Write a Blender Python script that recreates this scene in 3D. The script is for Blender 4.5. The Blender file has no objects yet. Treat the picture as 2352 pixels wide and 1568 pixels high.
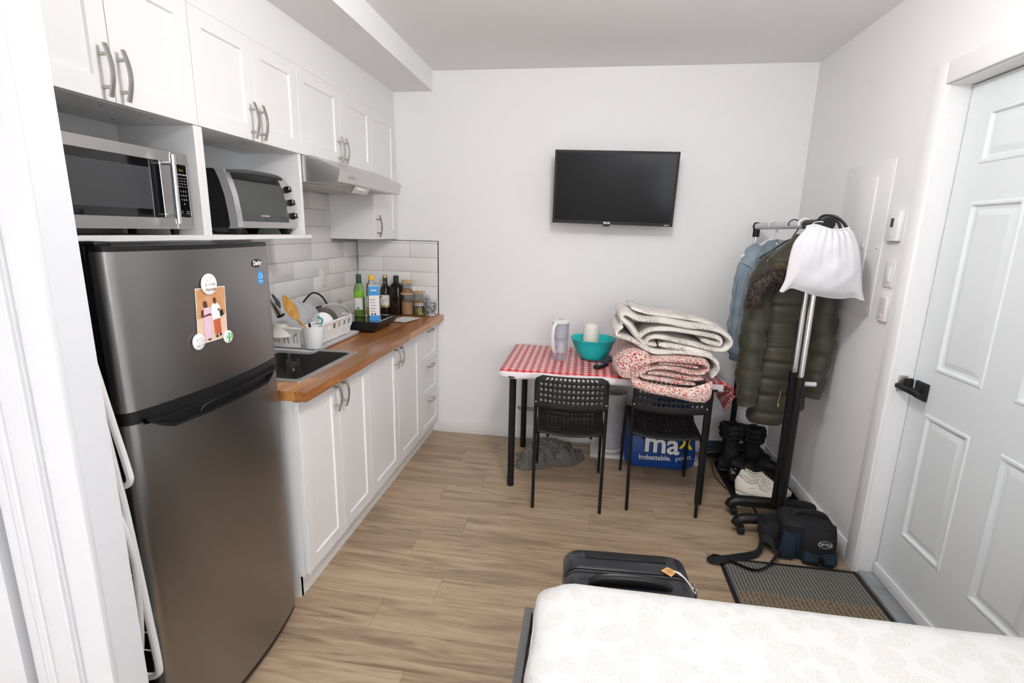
import bpy, bmesh, math, random
from mathutils import Vector, Matrix, noise
random.seed(7)
C = bpy.context.scene.collection
PI = math.pi

# ------------------------------------------------------------------ camera
cam_d = bpy.data.cameras.new('camera'); cam = bpy.data.objects.new('camera', cam_d); C.objects.link(cam)
CP, CY, CR, CH = -.2166, .1429, .0237, 1.5251
F_ = Vector((-math.sin(CY)*math.cos(CP), math.cos(CY)*math.cos(CP), math.sin(CP)))
R0 = Vector((math.cos(CY), math.sin(CY), 0)); U0 = R0.cross(F_)
R_ = R0*math.cos(CR) + U0*math.sin(CR); U_ = -R0*math.sin(CR) + U0*math.cos(CR)
mw = Matrix((( R_.x, U_.x, -F_.x, 0), (R_.y, U_.y, -F_.y, 0), (R_.z, U_.z, -F_.z, CH), (0, 0, 0, 1)))
cam.matrix_world = mw
cam_d.sensor_width = 36; cam_d.lens = 1150/2352*36; cam_d.clip_start = .02
bpy.context.scene.camera = cam
XRW = 1.30
# ------------------------------------------------------------------ light and exposure
sc = bpy.context.scene
sc.view_settings.view_transform = 'Standard'; sc.view_settings.look = 'None'
sc.view_settings.gamma = 1; sc.view_settings.use_curve_mapping = False
sc.view_settings.exposure = 0.52
w = bpy.data.worlds.new('world'); sc.world = w; w.use_nodes = True
w.node_tree.nodes['Background'].inputs[0].default_value = (.75, .85, 1, 1)
w.node_tree.nodes['Background'].inputs[1].default_value = 1.0
def area(name, loc, rot, sx, sy, power, col):
    l = bpy.data.lights.new(name, 'AREA'); l.shape = 'RECTANGLE'; l.size = sx; l.size_y = sy
    l.energy = power; l.color = col
    o = bpy.data.objects.new(name, l); C.objects.link(o); o.location = loc; o.rotation_euler = rot
    return o
area('window_daylight', (XRW, -2.70, 1.55), (PI/2, 0, PI/2), 2.3, 1.2, 40, (.90, .95, 1))
pl_ = bpy.data.lights.new('globe_lamp_light', 'POINT'); pl_.energy = 31; pl_.color = (1, .98, .97); pl_.shadow_soft_size = .09
pl_o = bpy.data.objects.new('globe_lamp_light', pl_); C.objects.link(pl_o); pl_o.location = (.12, 1.40, 2.36)
area('bounce_fill_light', (.95, -3.2, 1.84), (PI, 0, 0), .26, .26, 88, (1, .97, .95))  # added uplight, bounces off the ceiling to fill the room

# ------------------------------------------------------------------ materials
def nodes(name):
    m = bpy.data.materials.new(name); m.use_nodes = True
    nt = m.node_tree; return m, nt, nt.nodes['Principled BSDF']
def mat(name, col, rough=.5, metal=0., spec=.5, bump=0., bscale=200., var=0., vscale=4., trans=0., ior=1.45, coat=0., aniso=0., emit=None, estr=1., sheen=0., alpha=1., bstretch=(1,1,1), col2=None, detail=3.):
    m, nt, p = nodes(name)
    p.inputs['Base Color'].default_value = (*col, 1); p.inputs['Roughness'].default_value = rough
    p.inputs['Metallic'].default_value = metal; p.inputs['Specular IOR Level'].default_value = spec
    p.inputs['Transmission Weight'].default_value = trans; p.inputs['IOR'].default_value = ior
    p.inputs['Coat Weight'].default_value = coat; p.inputs['Sheen Weight'].default_value = sheen
    p.inputs['Anisotropic'].default_value = aniso; p.inputs['Alpha'].default_value = alpha
    if emit: p.inputs['Emission Color'].default_value = (*emit, 1); p.inputs['Emission Strength'].default_value = estr
    tc = nt.nodes.new('ShaderNodeTexCoord')
    mp = nt.nodes.new('ShaderNodeMapping'); mp.inputs['Scale'].default_value = bstretch
    nt.links.new(tc.outputs['Object'], mp.inputs['Vector'])
    if bump > 0:
        n = nt.nodes.new('ShaderNodeTexNoise'); n.inputs['Scale'].default_value = bscale; n.inputs['Detail'].default_value = detail
        nt.links.new(mp.outputs[0], n.inputs['Vector'])
        b = nt.nodes.new('ShaderNodeBump'); b.inputs['Strength'].default_value = bump; b.inputs['Distance'].default_value = .002
        nt.links.new(n.outputs['Fac'], b.inputs['Height']); nt.links.new(b.outputs[0], p.inputs['Normal'])
    if var > 0 or col2:
        n = nt.nodes.new('ShaderNodeTexNoise'); n.inputs['Scale'].default_value = vscale; n.inputs['Detail'].default_value = 4
        nt.links.new(mp.outputs[0], n.inputs['Vector'])
        r = nt.nodes.new('ShaderNodeValToRGB'); r.color_ramp.elements[0].position = .35; r.color_ramp.elements[1].position = .65
        c2 = col2 or tuple(c*(1-var) for c in col)
        r.color_ramp.elements[0].color = (*c2, 1); r.color_ramp.elements[1].color = (*col, 1)
        nt.links.new(n.outputs['Fac'], r.inputs['Fac']); nt.links.new(r.outputs[0], p.inputs['Base Color'])
    return m
def N(nt, t, **k):
    n = nt.nodes.new(t)
    for a, b in k.items(): setattr(n, a, b)
    return n
def math_(nt, op, a, b=None, c=None):
    n = N(nt, 'ShaderNodeMath', operation=op)
    for i, v in enumerate((a, b, c)):
        if v is None: continue
        if isinstance(v, (int, float)): n.inputs[i].default_value = v
        else: nt.links.new(v, n.inputs[i])
    return n.outputs[0]
def ramp(nt, fac, stops, interp='LINEAR'):
    r = N(nt, 'ShaderNodeValToRGB'); r.color_ramp.interpolation = interp
    e = r.color_ramp.elements
    while len(e) < len(stops): e.new(.5)
    for el, (p, c) in zip(e, stops): el.position = p; el.color = (*c, 1)
    nt.links.new(fac, r.inputs['Fac']); return r.outputs[0]
def mapping(nt, scale=(1,1,1), rot=(0,0,0), loc=None, src='Object'):
    tc = N(nt, 'ShaderNodeTexCoord'); mp = N(nt, 'ShaderNodeMapping')
    mp.inputs['Scale'].default_value = scale; mp.inputs['Rotation'].default_value = rot
    nt.links.new(tc.outputs[src], mp.inputs['Vector']); return mp
def bumpn(nt, p, h, strength=.3, dist=.002):
    b = N(nt, 'ShaderNodeBump'); b.inputs['Strength'].default_value = strength; b.inputs['Distance'].default_value = dist
    nt.links.new(h, b.inputs['Height']); nt.links.new(b.outputs[0], p.inputs['Normal'])

def wood(name, c1, c2, c3, along='x', rough=.45, scale=1., rnd=.35, coat=0.):
    m, nt, p = nodes(name)
    st = {'x': (1.2, 14, 14), 'y': (14, 1.2, 14)}[along]
    mp = mapping(nt, tuple(s*scale for s in st))
    oi = N(nt, 'ShaderNodeObjectInfo')
    add = N(nt, 'ShaderNodeVectorMath', operation='ADD'); cmb = N(nt, 'ShaderNodeCombineXYZ')
    k = math_(nt, 'MULTIPLY', oi.outputs['Random'], 37.)
    for i in range(3): nt.links.new(k, cmb.inputs[i])
    nt.links.new(mp.outputs[0], add.inputs[0]); nt.links.new(cmb.outputs[0], add.inputs[1])
    n = N(nt, 'ShaderNodeTexNoise'); n.inputs['Scale'].default_value = 1.6; n.inputs['Detail'].default_value = 7; n.inputs['Roughness'].default_value = .62; n.inputs['Distortion'].default_value = 1.1
    nt.links.new(add.outputs[0], n.inputs['Vector'])
    n2 = N(nt, 'ShaderNodeTexNoise'); n2.inputs['Scale'].default_value = 9; n2.inputs['Detail'].default_value = 4
    nt.links.new(add.outputs[0], n2.inputs['Vector'])
    f = math_(nt, 'MULTIPLY_ADD', n2.outputs['Fac'], .25, n.outputs['Fac'])
    f = math_(nt, 'SUBTRACT', f, .125)
    f = math_(nt, 'MULTIPLY_ADD', math_(nt, 'SUBTRACT', oi.outputs['Random'], .5), rnd, f)
    col = ramp(nt, f, [(.28, c3), (.5, c2), (.68, c1)])
    nt.links.new(col, p.inputs['Base Color']); p.inputs['Roughness'].default_value = rough
    p.inputs['Coat Weight'].default_value = coat
    bumpn(nt, p, n2.outputs['Fac'], .12, .001)
    return m
def gingham(name, s=.042):
    m, nt, p = nodes(name)
    tc = N(nt, 'ShaderNodeUVMap'); sp = N(nt, 'ShaderNodeSeparateXYZ')
    nt.links.new(tc.outputs[0], sp.inputs[0])
    a = math_(nt, 'LESS_THAN', math_(nt, 'FRACT', math_(nt, 'DIVIDE', sp.outputs[0], s)), .5)
    b = math_(nt, 'LESS_THAN', math_(nt, 'FRACT', math_(nt, 'DIVIDE', sp.outputs[1], s)), .5)
    f = math_(nt, 'MULTIPLY', math_(nt, 'ADD', a, b), .5)
    col = ramp(nt, f, [(0, (.83, .80, .79)), (.4, (.72, .17, .17)), (.9, (.50, .02, .03))], 'CONSTANT')
    nt.links.new(col, p.inputs['Base Color']); p.inputs['Roughness'].default_value = .35
    mp = mapping(nt); n = N(nt, 'ShaderNodeTexNoise'); n.inputs['Scale'].default_value = 14; nt.links.new(mp.outputs[0], n.inputs['Vector'])
    bumpn(nt, p, n.outputs['Fac'], .5, .01)
    return m
def patterned(name, base, ink, ink2, kind):
    m, nt, p = nodes(name)
    mp = mapping(nt)
    if kind == 'red':
        v = N(nt, 'ShaderNodeTexVoronoi', feature='DISTANCE_TO_EDGE'); v.inputs['Scale'].default_value = 70
        nt.links.new(mp.outputs[0], v.inputs['Vector'])
        wv = N(nt, 'ShaderNodeTexWave', wave_type='RINGS'); wv.inputs['Scale'].default_value = 22; wv.inputs['Distortion'].default_value = 20; wv.inputs['Detail'].default_value = 3; wv.inputs['Detail Scale'].default_value = 2
        nt.links.new(mp.outputs[0], wv.inputs['Vector'])
        n = N(nt, 'ShaderNodeTexNoise'); n.inputs['Scale'].default_value = 6; nt.links.new(mp.outputs[0], n.inputs['Vector'])
        e = math_(nt, 'LESS_THAN', v.outputs['Distance'], .13)
        wf = math_(nt, 'GREATER_THAN', wv.outputs['Fac'], .72)
        sel = math_(nt, 'GREATER_THAN', n.outputs['Fac'], .53)
        inv = math_(nt, 'SUBTRACT', 1., e)
        f = math_(nt, 'MAXIMUM', math_(nt, 'MULTIPLY', wf, math_(nt, 'SUBTRACT', 1., sel)), math_(nt, 'MULTIPLY', inv, sel))
        f = math_(nt, 'MULTIPLY', f, math_(nt, 'ADD', .55, math_(nt, 'MULTIPLY', n.outputs['Fac'], .6)))
    else:
        wv = N(nt, 'ShaderNodeTexWave', wave_type='BANDS'); wv.inputs['Scale'].default_value = 26; wv.inputs['Distortion'].default_value = 26; wv.inputs['Detail'].default_value = 4; wv.inputs['Detail Scale'].default_value = 1.2
        nt.links.new(mp.outputs[0], wv.inputs['Vector'])
        n = N(nt, 'ShaderNodeTexNoise'); n.inputs['Scale'].default_value = 9; nt.links.new(mp.outputs[0], n.inputs['Vector'])
        f = math_(nt, 'MULTIPLY', math_(nt, 'GREATER_THAN', wv.outputs['Fac'], .87), math_(nt, 'GREATER_THAN', n.outputs['Fac'], .50))
    col = ramp(nt, f, [(0, base), (.35, ink2), (1, ink)])
    nt.links.new(col, p.inputs['Base Color']); p.inputs['Roughness'].default_value = .9; p.inputs['Sheen Weight'].default_value = .2
    n3 = N(nt, 'ShaderNodeTexNoise'); n3.inputs['Scale'].default_value = 60; nt.links.new(mp.outputs[0], n3.inputs['Vector'])
    bumpn(nt, p, n3.outputs['Fac'], .6, .004)
    return m

M = {}
M['wall'] = mat('wall_paint', (.86, .855, .86), .85, bump=.05, bscale=90)
M['ceil'] = mat('ceiling_paint', (.90, .90, .905), .9, bump=.05, bscale=90)
M['trim'] = mat('trim_paint', (.84, .845, .85), .42)
M['trim_dimmed'] = mat('dimmed_trim_paint', (.63, .64, .66), .45)  # trim white made darker in place of weaker light on the near wall end
M['cab'] = mat('cabinet_paint', (.83, .825, .82), .36, bump=.03, bscale=120)
M['cab_in'] = mat('cabinet_interior', (.78, .79, .79), .45)
M['door'] = mat('entry_door_paint', (.74, .775, .79), .38, bump=.04, bscale=150)
M['tile'] = mat('glazed_tile', (.80, .79, .775), .12, bump=.25, bscale=9, detail=1)
M['grout'] = mat('grey_grout', (.38, .38, .38), .9)
M['pansteel'] = mat('dull_pan_steel', (.42, .41, .40), .48, metal=.9)
M['jarglass'] = mat('jar_glass', (1, 1, 1), .0, trans=1, ior=1.42)
M['rimsteel'] = mat('sink_rim_steel', (.44, .44, .44), .4, metal=.6)
M['chrome'] = mat('chrome', (.80, .80, .80), .12, metal=1)
M['nickel'] = mat('brushed_nickel', (.50, .48, .45), .30, metal=1, bump=.05, bscale=300)
M['silver'] = mat('silver_paint', (.62, .62, .63), .28, metal=.7)
M['steel'] = mat('brushed_steel', (.60, .59, .58), .30, metal=1, bump=.06, bscale=40, bstretch=(1, 1, 30))
M['steel_dark'] = mat('fridge_steel', (.33, .325, .32), .30, metal=1, bump=.05, bscale=50, bstretch=(1, 1, 20), aniso=.3)
M['sinksteel'] = mat('sink_steel', (.24, .235, .23), .42, metal=1)
M['hoodsteel'] = mat('hood_steel', (.66, .65, .64), .34, metal=1, bump=.05, bscale=50, bstretch=(1, 12, 1))
M['black'] = mat('black_plastic', (.008, .008, .009), .38, spec=.4)
M['black_matte'] = mat('black_matte', (.008, .008, .009), .6, bump=.1, bscale=300)
M['black_metal'] = mat('black_powder_metal', (.006, .006, .007), .42, spec=.4)
M['blackglass'] = mat('black_glass', (.006, .006, .007), .04, coat=.5)
M['screen'] = mat('screen_glass', (.006, .006, .007), .14, spec=.14)
M['mesh_glass'] = mat('oven_mesh_glass', (.06, .062, .065), .18)
M['white'] = mat('white_plastic', (.80, .80, .79), .35)
M['white_warm'] = mat('warm_white_plastic', (.82, .79, .76), .45)
M['offwhite'] = mat('off_white', (.74, .72, .67), .6)
M['grey'] = mat('grey_plastic', (.42, .42, .43), .5)
M['lgrey'] = mat('light_grey_plastic', (.62, .62, .64), .45)
M['dgrey'] = mat('dark_grey', (.07, .075, .08), .6)
M['bedmetal'] = mat('grey_bed_metal', (.13, .13, .13), .4)
M['threshold'] = mat('threshold_grey', (.33, .35, .36), .5, bump=.1, bscale=20, var=.3, vscale=10)
M['glass'] = mat('clear_glass', (1, 1, 1), .02, trans=1, ior=1.25)
M['clearplastic'] = mat('clear_plastic', (.93, .94, 1.), .06, trans=.92, ior=1.12)
M['frost'] = mat('frosted_plastic', (.82, .83, .85), .35, trans=.55, ior=1.1)
M['oven_glass'] = mat('oven_door_glass', (.30, .31, .30), .06, trans=.7, ior=1.1)
M['greenglass'] = mat('green_bottle_glass', (.45, .72, .30), .04, trans=.85, ior=1.2)
M['oil'] = mat('yellow_oil', (.85, .60, .03), .15, trans=.3, ior=1.2)
M['oil_green'] = mat('green_oil', (.30, .45, .03), .15, trans=.2, ior=1.2)
M['darkbottle'] = mat('dark_bottle_glass', (.012, .008, .005), .06)
M['teal'] = mat('teal_plastic', (.01, .56, .57), .38)
M['tealdk'] = mat('teal_rubber', (.03, .30, .33), .5)
M['bamboo'] = mat('bamboo', (.62, .30, .06), .45, var=.35, vscale=14, bstretch=(3, 3, 1))
M['cork'] = mat('light_wood_lid', (.62, .40, .20), .5, var=.2, vscale=30)
M['paper'] = mat('paper', (.80, .78, .75), .8)
M['cardboard'] = mat('cardboard', (.42, .26, .15), .85)
M['blue'] = mat('blue_print', (.02, .26, .60), .4)
M['bluebag'] = mat('blue_woven_bag', (.008, .055, .26), .36, bump=.35, bscale=26, detail=4)
M['white_print'] = mat('white_print', (.82, .82, .82), .5)
M['yellow_print'] = mat('yellow_print', (.85, .60, .02), .5)
M['yellow'] = mat('yellow_cap', (.90, .52, .01), .4)
M['green_print'] = mat('green_print', (.22, .50, .04), .5)
M['greencap'] = mat('dark_green_cap', (.006, .06, .035), .3)
M['gold'] = mat('gold_foil', (.50, .38, .17), .4, metal=.6)
M['red'] = mat('red_print', (.60, .04, .02), .5)
M['black_print'] = mat('black_print', (.02, .02, .02), .5)
M['grey_print'] = mat('grey_print', (.45, .44, .42), .6)
M['brown_print'] = mat('brown_print', (.20, .10, .05), .6)
M['marble'] = mat('grey_marble', (.50, .50, .51), .25, col2=(.10, .105, .11), vscale=38)
M['grain'] = mat('grain', (.52, .30, .15), .8, bump=.8, bscale=260, col2=(.30, .15, .06), vscale=300)
M['spice'] = mat('orange_lentils', (.66, .32, .06), .8, bump=.8, bscale=260, col2=(.45, .18, .03), vscale=200)
M['pickles'] = mat('pickles', (.40, .32, .10), .4, col2=(.06, .07, .02), vscale=45)
M['denim'] = mat('denim', (.20, .255, .31), .85, bump=.3, bscale=260, col2=(.29, .36, .41), vscale=9)
M['denim_dk'] = mat('denim_seam', (.10, .16, .22), .85)
M['denim_lt'] = mat('denim_thread', (.42, .47, .50), .85)
M['parka'] = mat('olive_nylon', (.042, .038, .023), .55, bump=.25, bscale=34, sheen=.1, var=.2, vscale=5)
M['parka_in'] = mat('parka_lining', (.010, .010, .008), .8)
M['hood_tan'] = mat('brown_lining', (.085, .055, .025), .8)
M['fur'] = mat('faux_fur', (.13, .095, .085), .7, col2=(.025, .017, .015), vscale=60)
M['cotton'] = mat('white_cotton', (.70, .69, .72), .85, bump=.2, bscale=120)
M['sheet'] = mat('printed_sheet', (.72, .717, .71), .9, bump=.25, bscale=7, detail=3)
M['camblack'] = mat('black_nylon', (.008, .008, .010), .8, bump=.4, bscale=400)
M['camblue'] = mat('navy_nylon', (.008, .022, .042), .7, bump=.3, bscale=400)
M['navycloth'] = mat('dark_navy_cloth', (.016, .024, .045), .8, bump=.4, bscale=40)
M['boot'] = mat('black_suede', (.006, .006, .007), .65, bump=.4, bscale=60)
M['shine'] = mat('black_patent', (.006, .006, .007), .15)
M['shoe'] = mat('white_leather', (.74, .70, .62), .5, bump=.15, bscale=60)
M['sole'] = mat('white_sole', (.76, .73, .66), .55)
M['shoe_in'] = mat('shoe_lining', (.45, .41, .35), .8)
M['case'] = mat('suitcase_shell', (.014, .015, .019), .3, coat=.3, bump=.2, bscale=300)
M['tan'] = mat('leather_tag', (.62, .34, .12), .6)
M['scarf'] = mat('grey_wool', (.095, .09, .085), .95, bump=1., bscale=160, col2=(.23, .215, .20), vscale=110, bstretch=(1, .35, 1))
M['binfab'] = mat('pale_grey_bin', (.50, .51, .54), .7, bump=.3, bscale=150, var=.12, vscale=30)
M['slab'] = mat('white_laminate', (.76, .77, .79), .4)
M['tabletop'] = mat('birch_edge', (.62, .48, .32), .5)
M['cream'] = mat('cream_plastic', (.80, .76, .68), .45)
M['amber'] = mat('amber_display', (.03, .03, .01), .2, emit=(.25, .28, .02), estr=.35)
M['gingham'] = gingham('gingham_vinyl')
M['clothback'] = mat('vinyl_back', (.80, .74, .76), .6, bump=.4, bscale=14)
M['q_red'] = patterned('red_quilt', (.70, .64, .56), (.46, .02, .035), (.62, .24, .22), 'red')
M['q_cream'] = patterned('cream_quilt', (.73, .69, .635), (.26, .20, .18), (.50, .44, .41), 'cream')
M['plank'] = wood('oak_laminate', (.50, .375, .262), (.40, .29, .19), (.22, .15, .095), 'x', .42, rnd=.12)
M['stave'] = wood('acacia_stave', (.56, .26, .085), (.42, .165, .045), (.25, .09, .025), 'y', .28, rnd=.42, coat=.25)
M['skin'] = mat('photo_skin', (.13, .035, .02), .5)
M['ph_bg'] = mat('photo_backdrop', (.62, .36, .20), .4, col2=(.50, .24, .10), vscale=20)
M['ph_floor'] = mat('photo_ground', (.72, .52, .38), .4)
M['ph_pink'] = mat('photo_pink', (.72, .50, .60), .4)
M['ph_rust'] = mat('photo_rust', (.52, .12, .05), .4)
M['cactus'] = mat('cactus_print', (.10, .45, .10), .4)
M['energy'] = mat('blue_sticker', (.02, .30, .72), .4)
M['lampglow'] = mat('lit_diffuser', (.9, .85, .75), .5, emit=(1, .86, .70), estr=6)
M['globe'] = mat('frosted_globe', (.95, .94, .92), .5, trans=.0, alpha=.12, emit=(1, .97, .94), estr=3)
M['windowglow'] = mat('daylit_pane', (.8, .85, .9), .3, emit=(.86, .93, 1), estr=2)
# sheet floral print
def sheet_print():
    m = M['sheet']; nt = m.node_tree; p = nt.nodes['Principled BSDF']
    mp = mapping(nt)
    v = N(nt, 'ShaderNodeTexVoronoi', feature='F1'); v.inputs['Scale'].default_value = 19
    nt.links.new(mp.outputs[0], v.inputs['Vector'])
    n = N(nt, 'ShaderNodeTexNoise'); n.inputs['Scale'].default_value = 110; n.inputs['Detail'].default_value = 2; n.inputs['Distortion'].default_value = 2.5; nt.links.new(mp.outputs[0], n.inputs['Vector'])
    blob = math_(nt, 'LESS_THAN', v.outputs['Distance'], .50)
    ln = math_(nt, 'LESS_THAN', math_(nt, 'ABSOLUTE', math_(nt, 'SUBTRACT', n.outputs['Fac'], .5)), .035)
    f = math_(nt, 'MULTIPLY', blob, ln)
    nt.links.new(ramp(nt, f, [(0, (.72, .717, .71)), (1, (.60, .585, .55))]), p.inputs['Base Color'])
sheet_print()
def mat_mat(name, grey=True):
    m, nt, p = nodes(name)
    mp = mapping(nt); sp = N(nt, 'ShaderNodeSeparateXYZ'); nt.links.new(mp.outputs[0], sp.inputs[0])
    fx = math_(nt, 'FRACT', math_(nt, 'DIVIDE', sp.outputs[0], .0155))
    fy = math_(nt, 'FRACT', math_(nt, 'DIVIDE', sp.outputs[1], .006))
    if grey:
        a = math_(nt, 'LESS_THAN', fx, .17); b = math_(nt, 'MULTIPLY', math_(nt, 'GREATER_THAN', fx, .42), math_(nt, 'LESS_THAN', fy, .6))
        f = math_(nt, 'MAXIMUM', a, math_(nt, 'MULTIPLY', b, .45))
        col = ramp(nt, f, [(0, (.022, .022, .024)), (1, (.40, .38, .34))])
    else:
        n = N(nt, 'ShaderNodeTexNoise'); n.inputs['Scale'].default_value = 160; nt.links.new(mp.outputs[0], n.inputs['Vector'])
        a = math_(nt, 'LESS_THAN', math_(nt, 'FRACT', math_(nt, 'DIVIDE', sp.outputs[0], .02)), .15)
        f = math_(nt, 'MAXIMUM', math_(nt, 'MULTIPLY', n.outputs['Fac'], 1.), a)
        col = ramp(nt, f, [(.35, (.07, .05, .035)), (.55, (.19, .145, .095)), (1, (.36, .28, .18))])
    nt.links.new(col, p.inputs['Base Color']); p.inputs['Roughness'].default_value = .9
    n = N(nt, 'ShaderNodeTexNoise'); n.inputs['Scale'].default_value = 300; nt.links.new(mp.outputs[0], n.inputs['Vector'])
    bumpn(nt, p, n.outputs['Fac'], .6, .003)
    return m
M['mat_grey'] = mat_mat('ribbed_grey_mat'); M['mat_tan'] = mat_mat('tan_woven_mat', False)

# ------------------------------------------------------------------ helpers
def wloc(o):
    v = Vector((0, 0, 0))
    while o: v = v + Vector(o.location); o = o.parent
    return v
def new(): return bmesh.new()
def obj(name, bm, m, parent=None, label=None, local=False, angle=35, smooth=True, kind=None):
    bmesh.ops.recalc_face_normals(bm, faces=bm.faces)
    return obj_raw(name, bm, m, parent, label, local, angle, smooth, kind)
def obj_raw(name, bm, m, parent=None, label=None, local=False, angle=35, smooth=True, kind=None):
    me = bpy.data.meshes.new(name); bm.to_mesh(me); bm.free()
    if parent and not local: me.transform(Matrix.Translation(-wloc(parent)))
    for x in (m if isinstance(m, (list, tuple)) else [m]): me.materials.append(M[x] if isinstance(x, str) else x)
    if smooth:
        for p in me.polygons: p.use_smooth = True
        me.set_sharp_from_angle(angle=math.radians(angle))
    o = bpy.data.objects.new(name, me); C.objects.link(o)
    if parent: o.parent = parent
    if label: o['label'] = label
    if kind: o['kind'] = kind
    return o
def thing(name, label, cat, loc=(0, 0, 0), rotz=0, group=None):
    o = bpy.data.objects.new(name, None); C.objects.link(o); o.empty_display_size = .05
    o.location = loc; o.rotation_euler = (0, 0, rotz); o['label'] = label; o['category'] = cat
    if group: o['group'] = group
    return o
def tag(o, label, cat, group=None):
    o['label'] = label; o['category'] = cat
    if group: o['group'] = group
    return o
def settle(o):
    """give a single-mesh thing an origin at its base instead of the world origin"""
    me = o.data; vs = [v.co for v in me.vertices]
    c = Vector(((min(v.x for v in vs)+max(v.x for v in vs))/2, (min(v.y for v in vs)+max(v.y for v in vs))/2, min(v.z for v in vs)))
    me.transform(Matrix.Translation(-c)); o.location = c; return o
def struct(name, bm, m, parent=None, **k):
    o = obj(name, bm, m, parent, **k)
    if not parent: o['kind'] = 'structure'
    return o
def box(bm, x0, x1, y0, y1, z0, z1, bev=0, seg=2, mi=0):
    x0, x1 = sorted((x0, x1)); y0, y1 = sorted((y0, y1)); z0, z1 = sorted((z0, z1))
    v = [bm.verts.new(p) for p in ((x0,y0,z0),(x1,y0,z0),(x1,y1,z0),(x0,y1,z0),(x0,y0,z1),(x1,y0,z1),(x1,y1,z1),(x0,y1,z1))]
    fs = [bm.faces.new([v[i] for i in q]) for q in ((0,3,2,1),(4,5,6,7),(0,1,5,4),(1,2,6,5),(2,3,7,6),(3,0,4,7))]
    for f in fs: f.material_index = mi
    if bev > 0:
        es = list({e for f in fs for e in f.edges})
        bmesh.ops.bevel(bm, geom=es, offset=bev, segments=seg, profile=.5, affect='EDGES')
    return v
def frame_at(d):
    d = Vector(d).normalized(); u = d.cross(Vector((0, 0, 1)))
    if u.length < 1e-3: u = d.cross(Vector((1, 0, 0)))
    u.normalize(); return u, d.cross(u).normalized()
def cyl(bm, p0, p1, r, r2=None, seg=16, caps=True, mi=0):
    p0, p1 = Vector(p0), Vector(p1); r2 = r if r2 is None else r2
    u, v = frame_at(p1-p0); A = []; B = []
    for i in range(seg):
        a = 2*PI*i/seg; q = u*math.cos(a)+v*math.sin(a)
        A.append(bm.verts.new(p0+q*r)); B.append(bm.verts.new(p1+q*r2))
    for i in range(seg):
        f = bm.faces.new((A[i], A[(i+1)%seg], B[(i+1)%seg], B[i])); f.material_index = mi
    if caps:
        f = bm.faces.new(A[::-1]); f.material_index = mi; f = bm.faces.new(B); f.material_index = mi
def smoothpath(pts, n=6, closed=False):
    P = [Vector(p) for p in pts]; out = []; L = len(P)
    for i in range(L if closed else L-1):
        if closed: a, b, c, d = P[i-1], P[i], P[(i+1)%L], P[(i+2)%L]
        else: a, b, c, d = P[max(i-1,0)], P[i], P[i+1], P[min(i+2,L-1)]
        for k in range(n):
            t = k/n
            out.append(.5*((2*b)+(-a+c)*t+(2*a-5*b+4*c-d)*t*t+(-a+3*b-3*c+d)*t*t*t))
    if not closed: out.append(P[-1])
    return out
def tube(bm, pts, r, seg=8, closed=False, caps=True, sx=1., sy=1., mi=0):
    P = [Vector(p) for p in pts]; n = len(P); rings = []
    rr = r if isinstance(r, (list, tuple)) else [r]*n
    u = None
    for i in range(n):
        d = (P[(i+1)%n]-P[i-1]) if closed else (P[min(i+1,n-1)]-P[max(i-1,0)])
        d.normalize()
        if u is None: u, v = frame_at(d)
        else:
            u = (u-d*u.dot(d)); u.normalize(); v = d.cross(u)
        rings.append([bm.verts.new(P[i]+(u*math.cos(2*PI*k/seg)*sx+v*math.sin(2*PI*k/seg)*sy)*rr[i]) for k in range(seg)])
    for i in range(n if closed else n-1):
        a, b = rings[i], rings[(i+1)%n]
        for k in range(seg):
            f = bm.faces.new((a[k], a[(k+1)%seg], b[(k+1)%seg], b[k])); f.material_index = mi
    if caps and not closed: bm.faces.new(rings[0][::-1]).material_index = mi; bm.faces.new(rings[-1]).material_index = mi
def loft(bm, rings, caps=(True, True), closed=True, mi=0):
    R = [[bm.verts.new(p) for p in r] for r in rings]; n = len(R[0])
    for a, b in zip(R, R[1:]):
        for k in range(n if closed else n-1):
            f = bm.faces.new((a[k], a[(k+1)%n], b[(k+1)%n], b[k])); f.material_index = mi
    if caps[0]: bm.faces.new(R[0][::-1]).material_index = mi
    if caps[1]: bm.faces.new(R[-1]).material_index = mi
    return R
def lathe(bm, prof, c=(0, 0, 0), seg=28, mi=0, capb=True, capt=False, sq=None):
    rings = []
    for r, z in prof:
        ring = []
        for k in range(seg):
            a = 2*PI*k/seg; ca, sa = math.cos(a), math.sin(a)
            if sq: e = sq; ca = math.copysign(abs(ca)**e, ca); sa = math.copysign(abs(sa)**e, sa)
            ring.append(Vector((c[0]+r*ca, c[1]+r*sa, c[2]+z)))
        rings.append(ring)
    return loft(bm, rings, (capb, capt), mi=mi)
def rrect(cx, cy, hx, hy, r, z, n=4):
    out = []
    for sx, sy, a0 in ((1, 1, 0), (-1, 1, PI/2), (-1, -1, PI), (1, -1, 3*PI/2)):
        for k in range(n+1):
            a = a0+PI/2*k/n; out.append(Vector((cx+sx*(hx-r)+r*math.cos(a), cy+sy*(hy-r)+r*math.sin(a), z)))
    return out
def sell(cx, cy, hx, hy, z, n=28, e=.75):
    out = []
    for k in range(n):
        a = 2*PI*k/n; ca, sa = math.cos(a), math.sin(a)
        out.append(Vector((cx+hx*math.copysign(abs(ca)**e, ca), cy+hy*math.copysign(abs(sa)**e, sa), z)))
    return out
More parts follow.
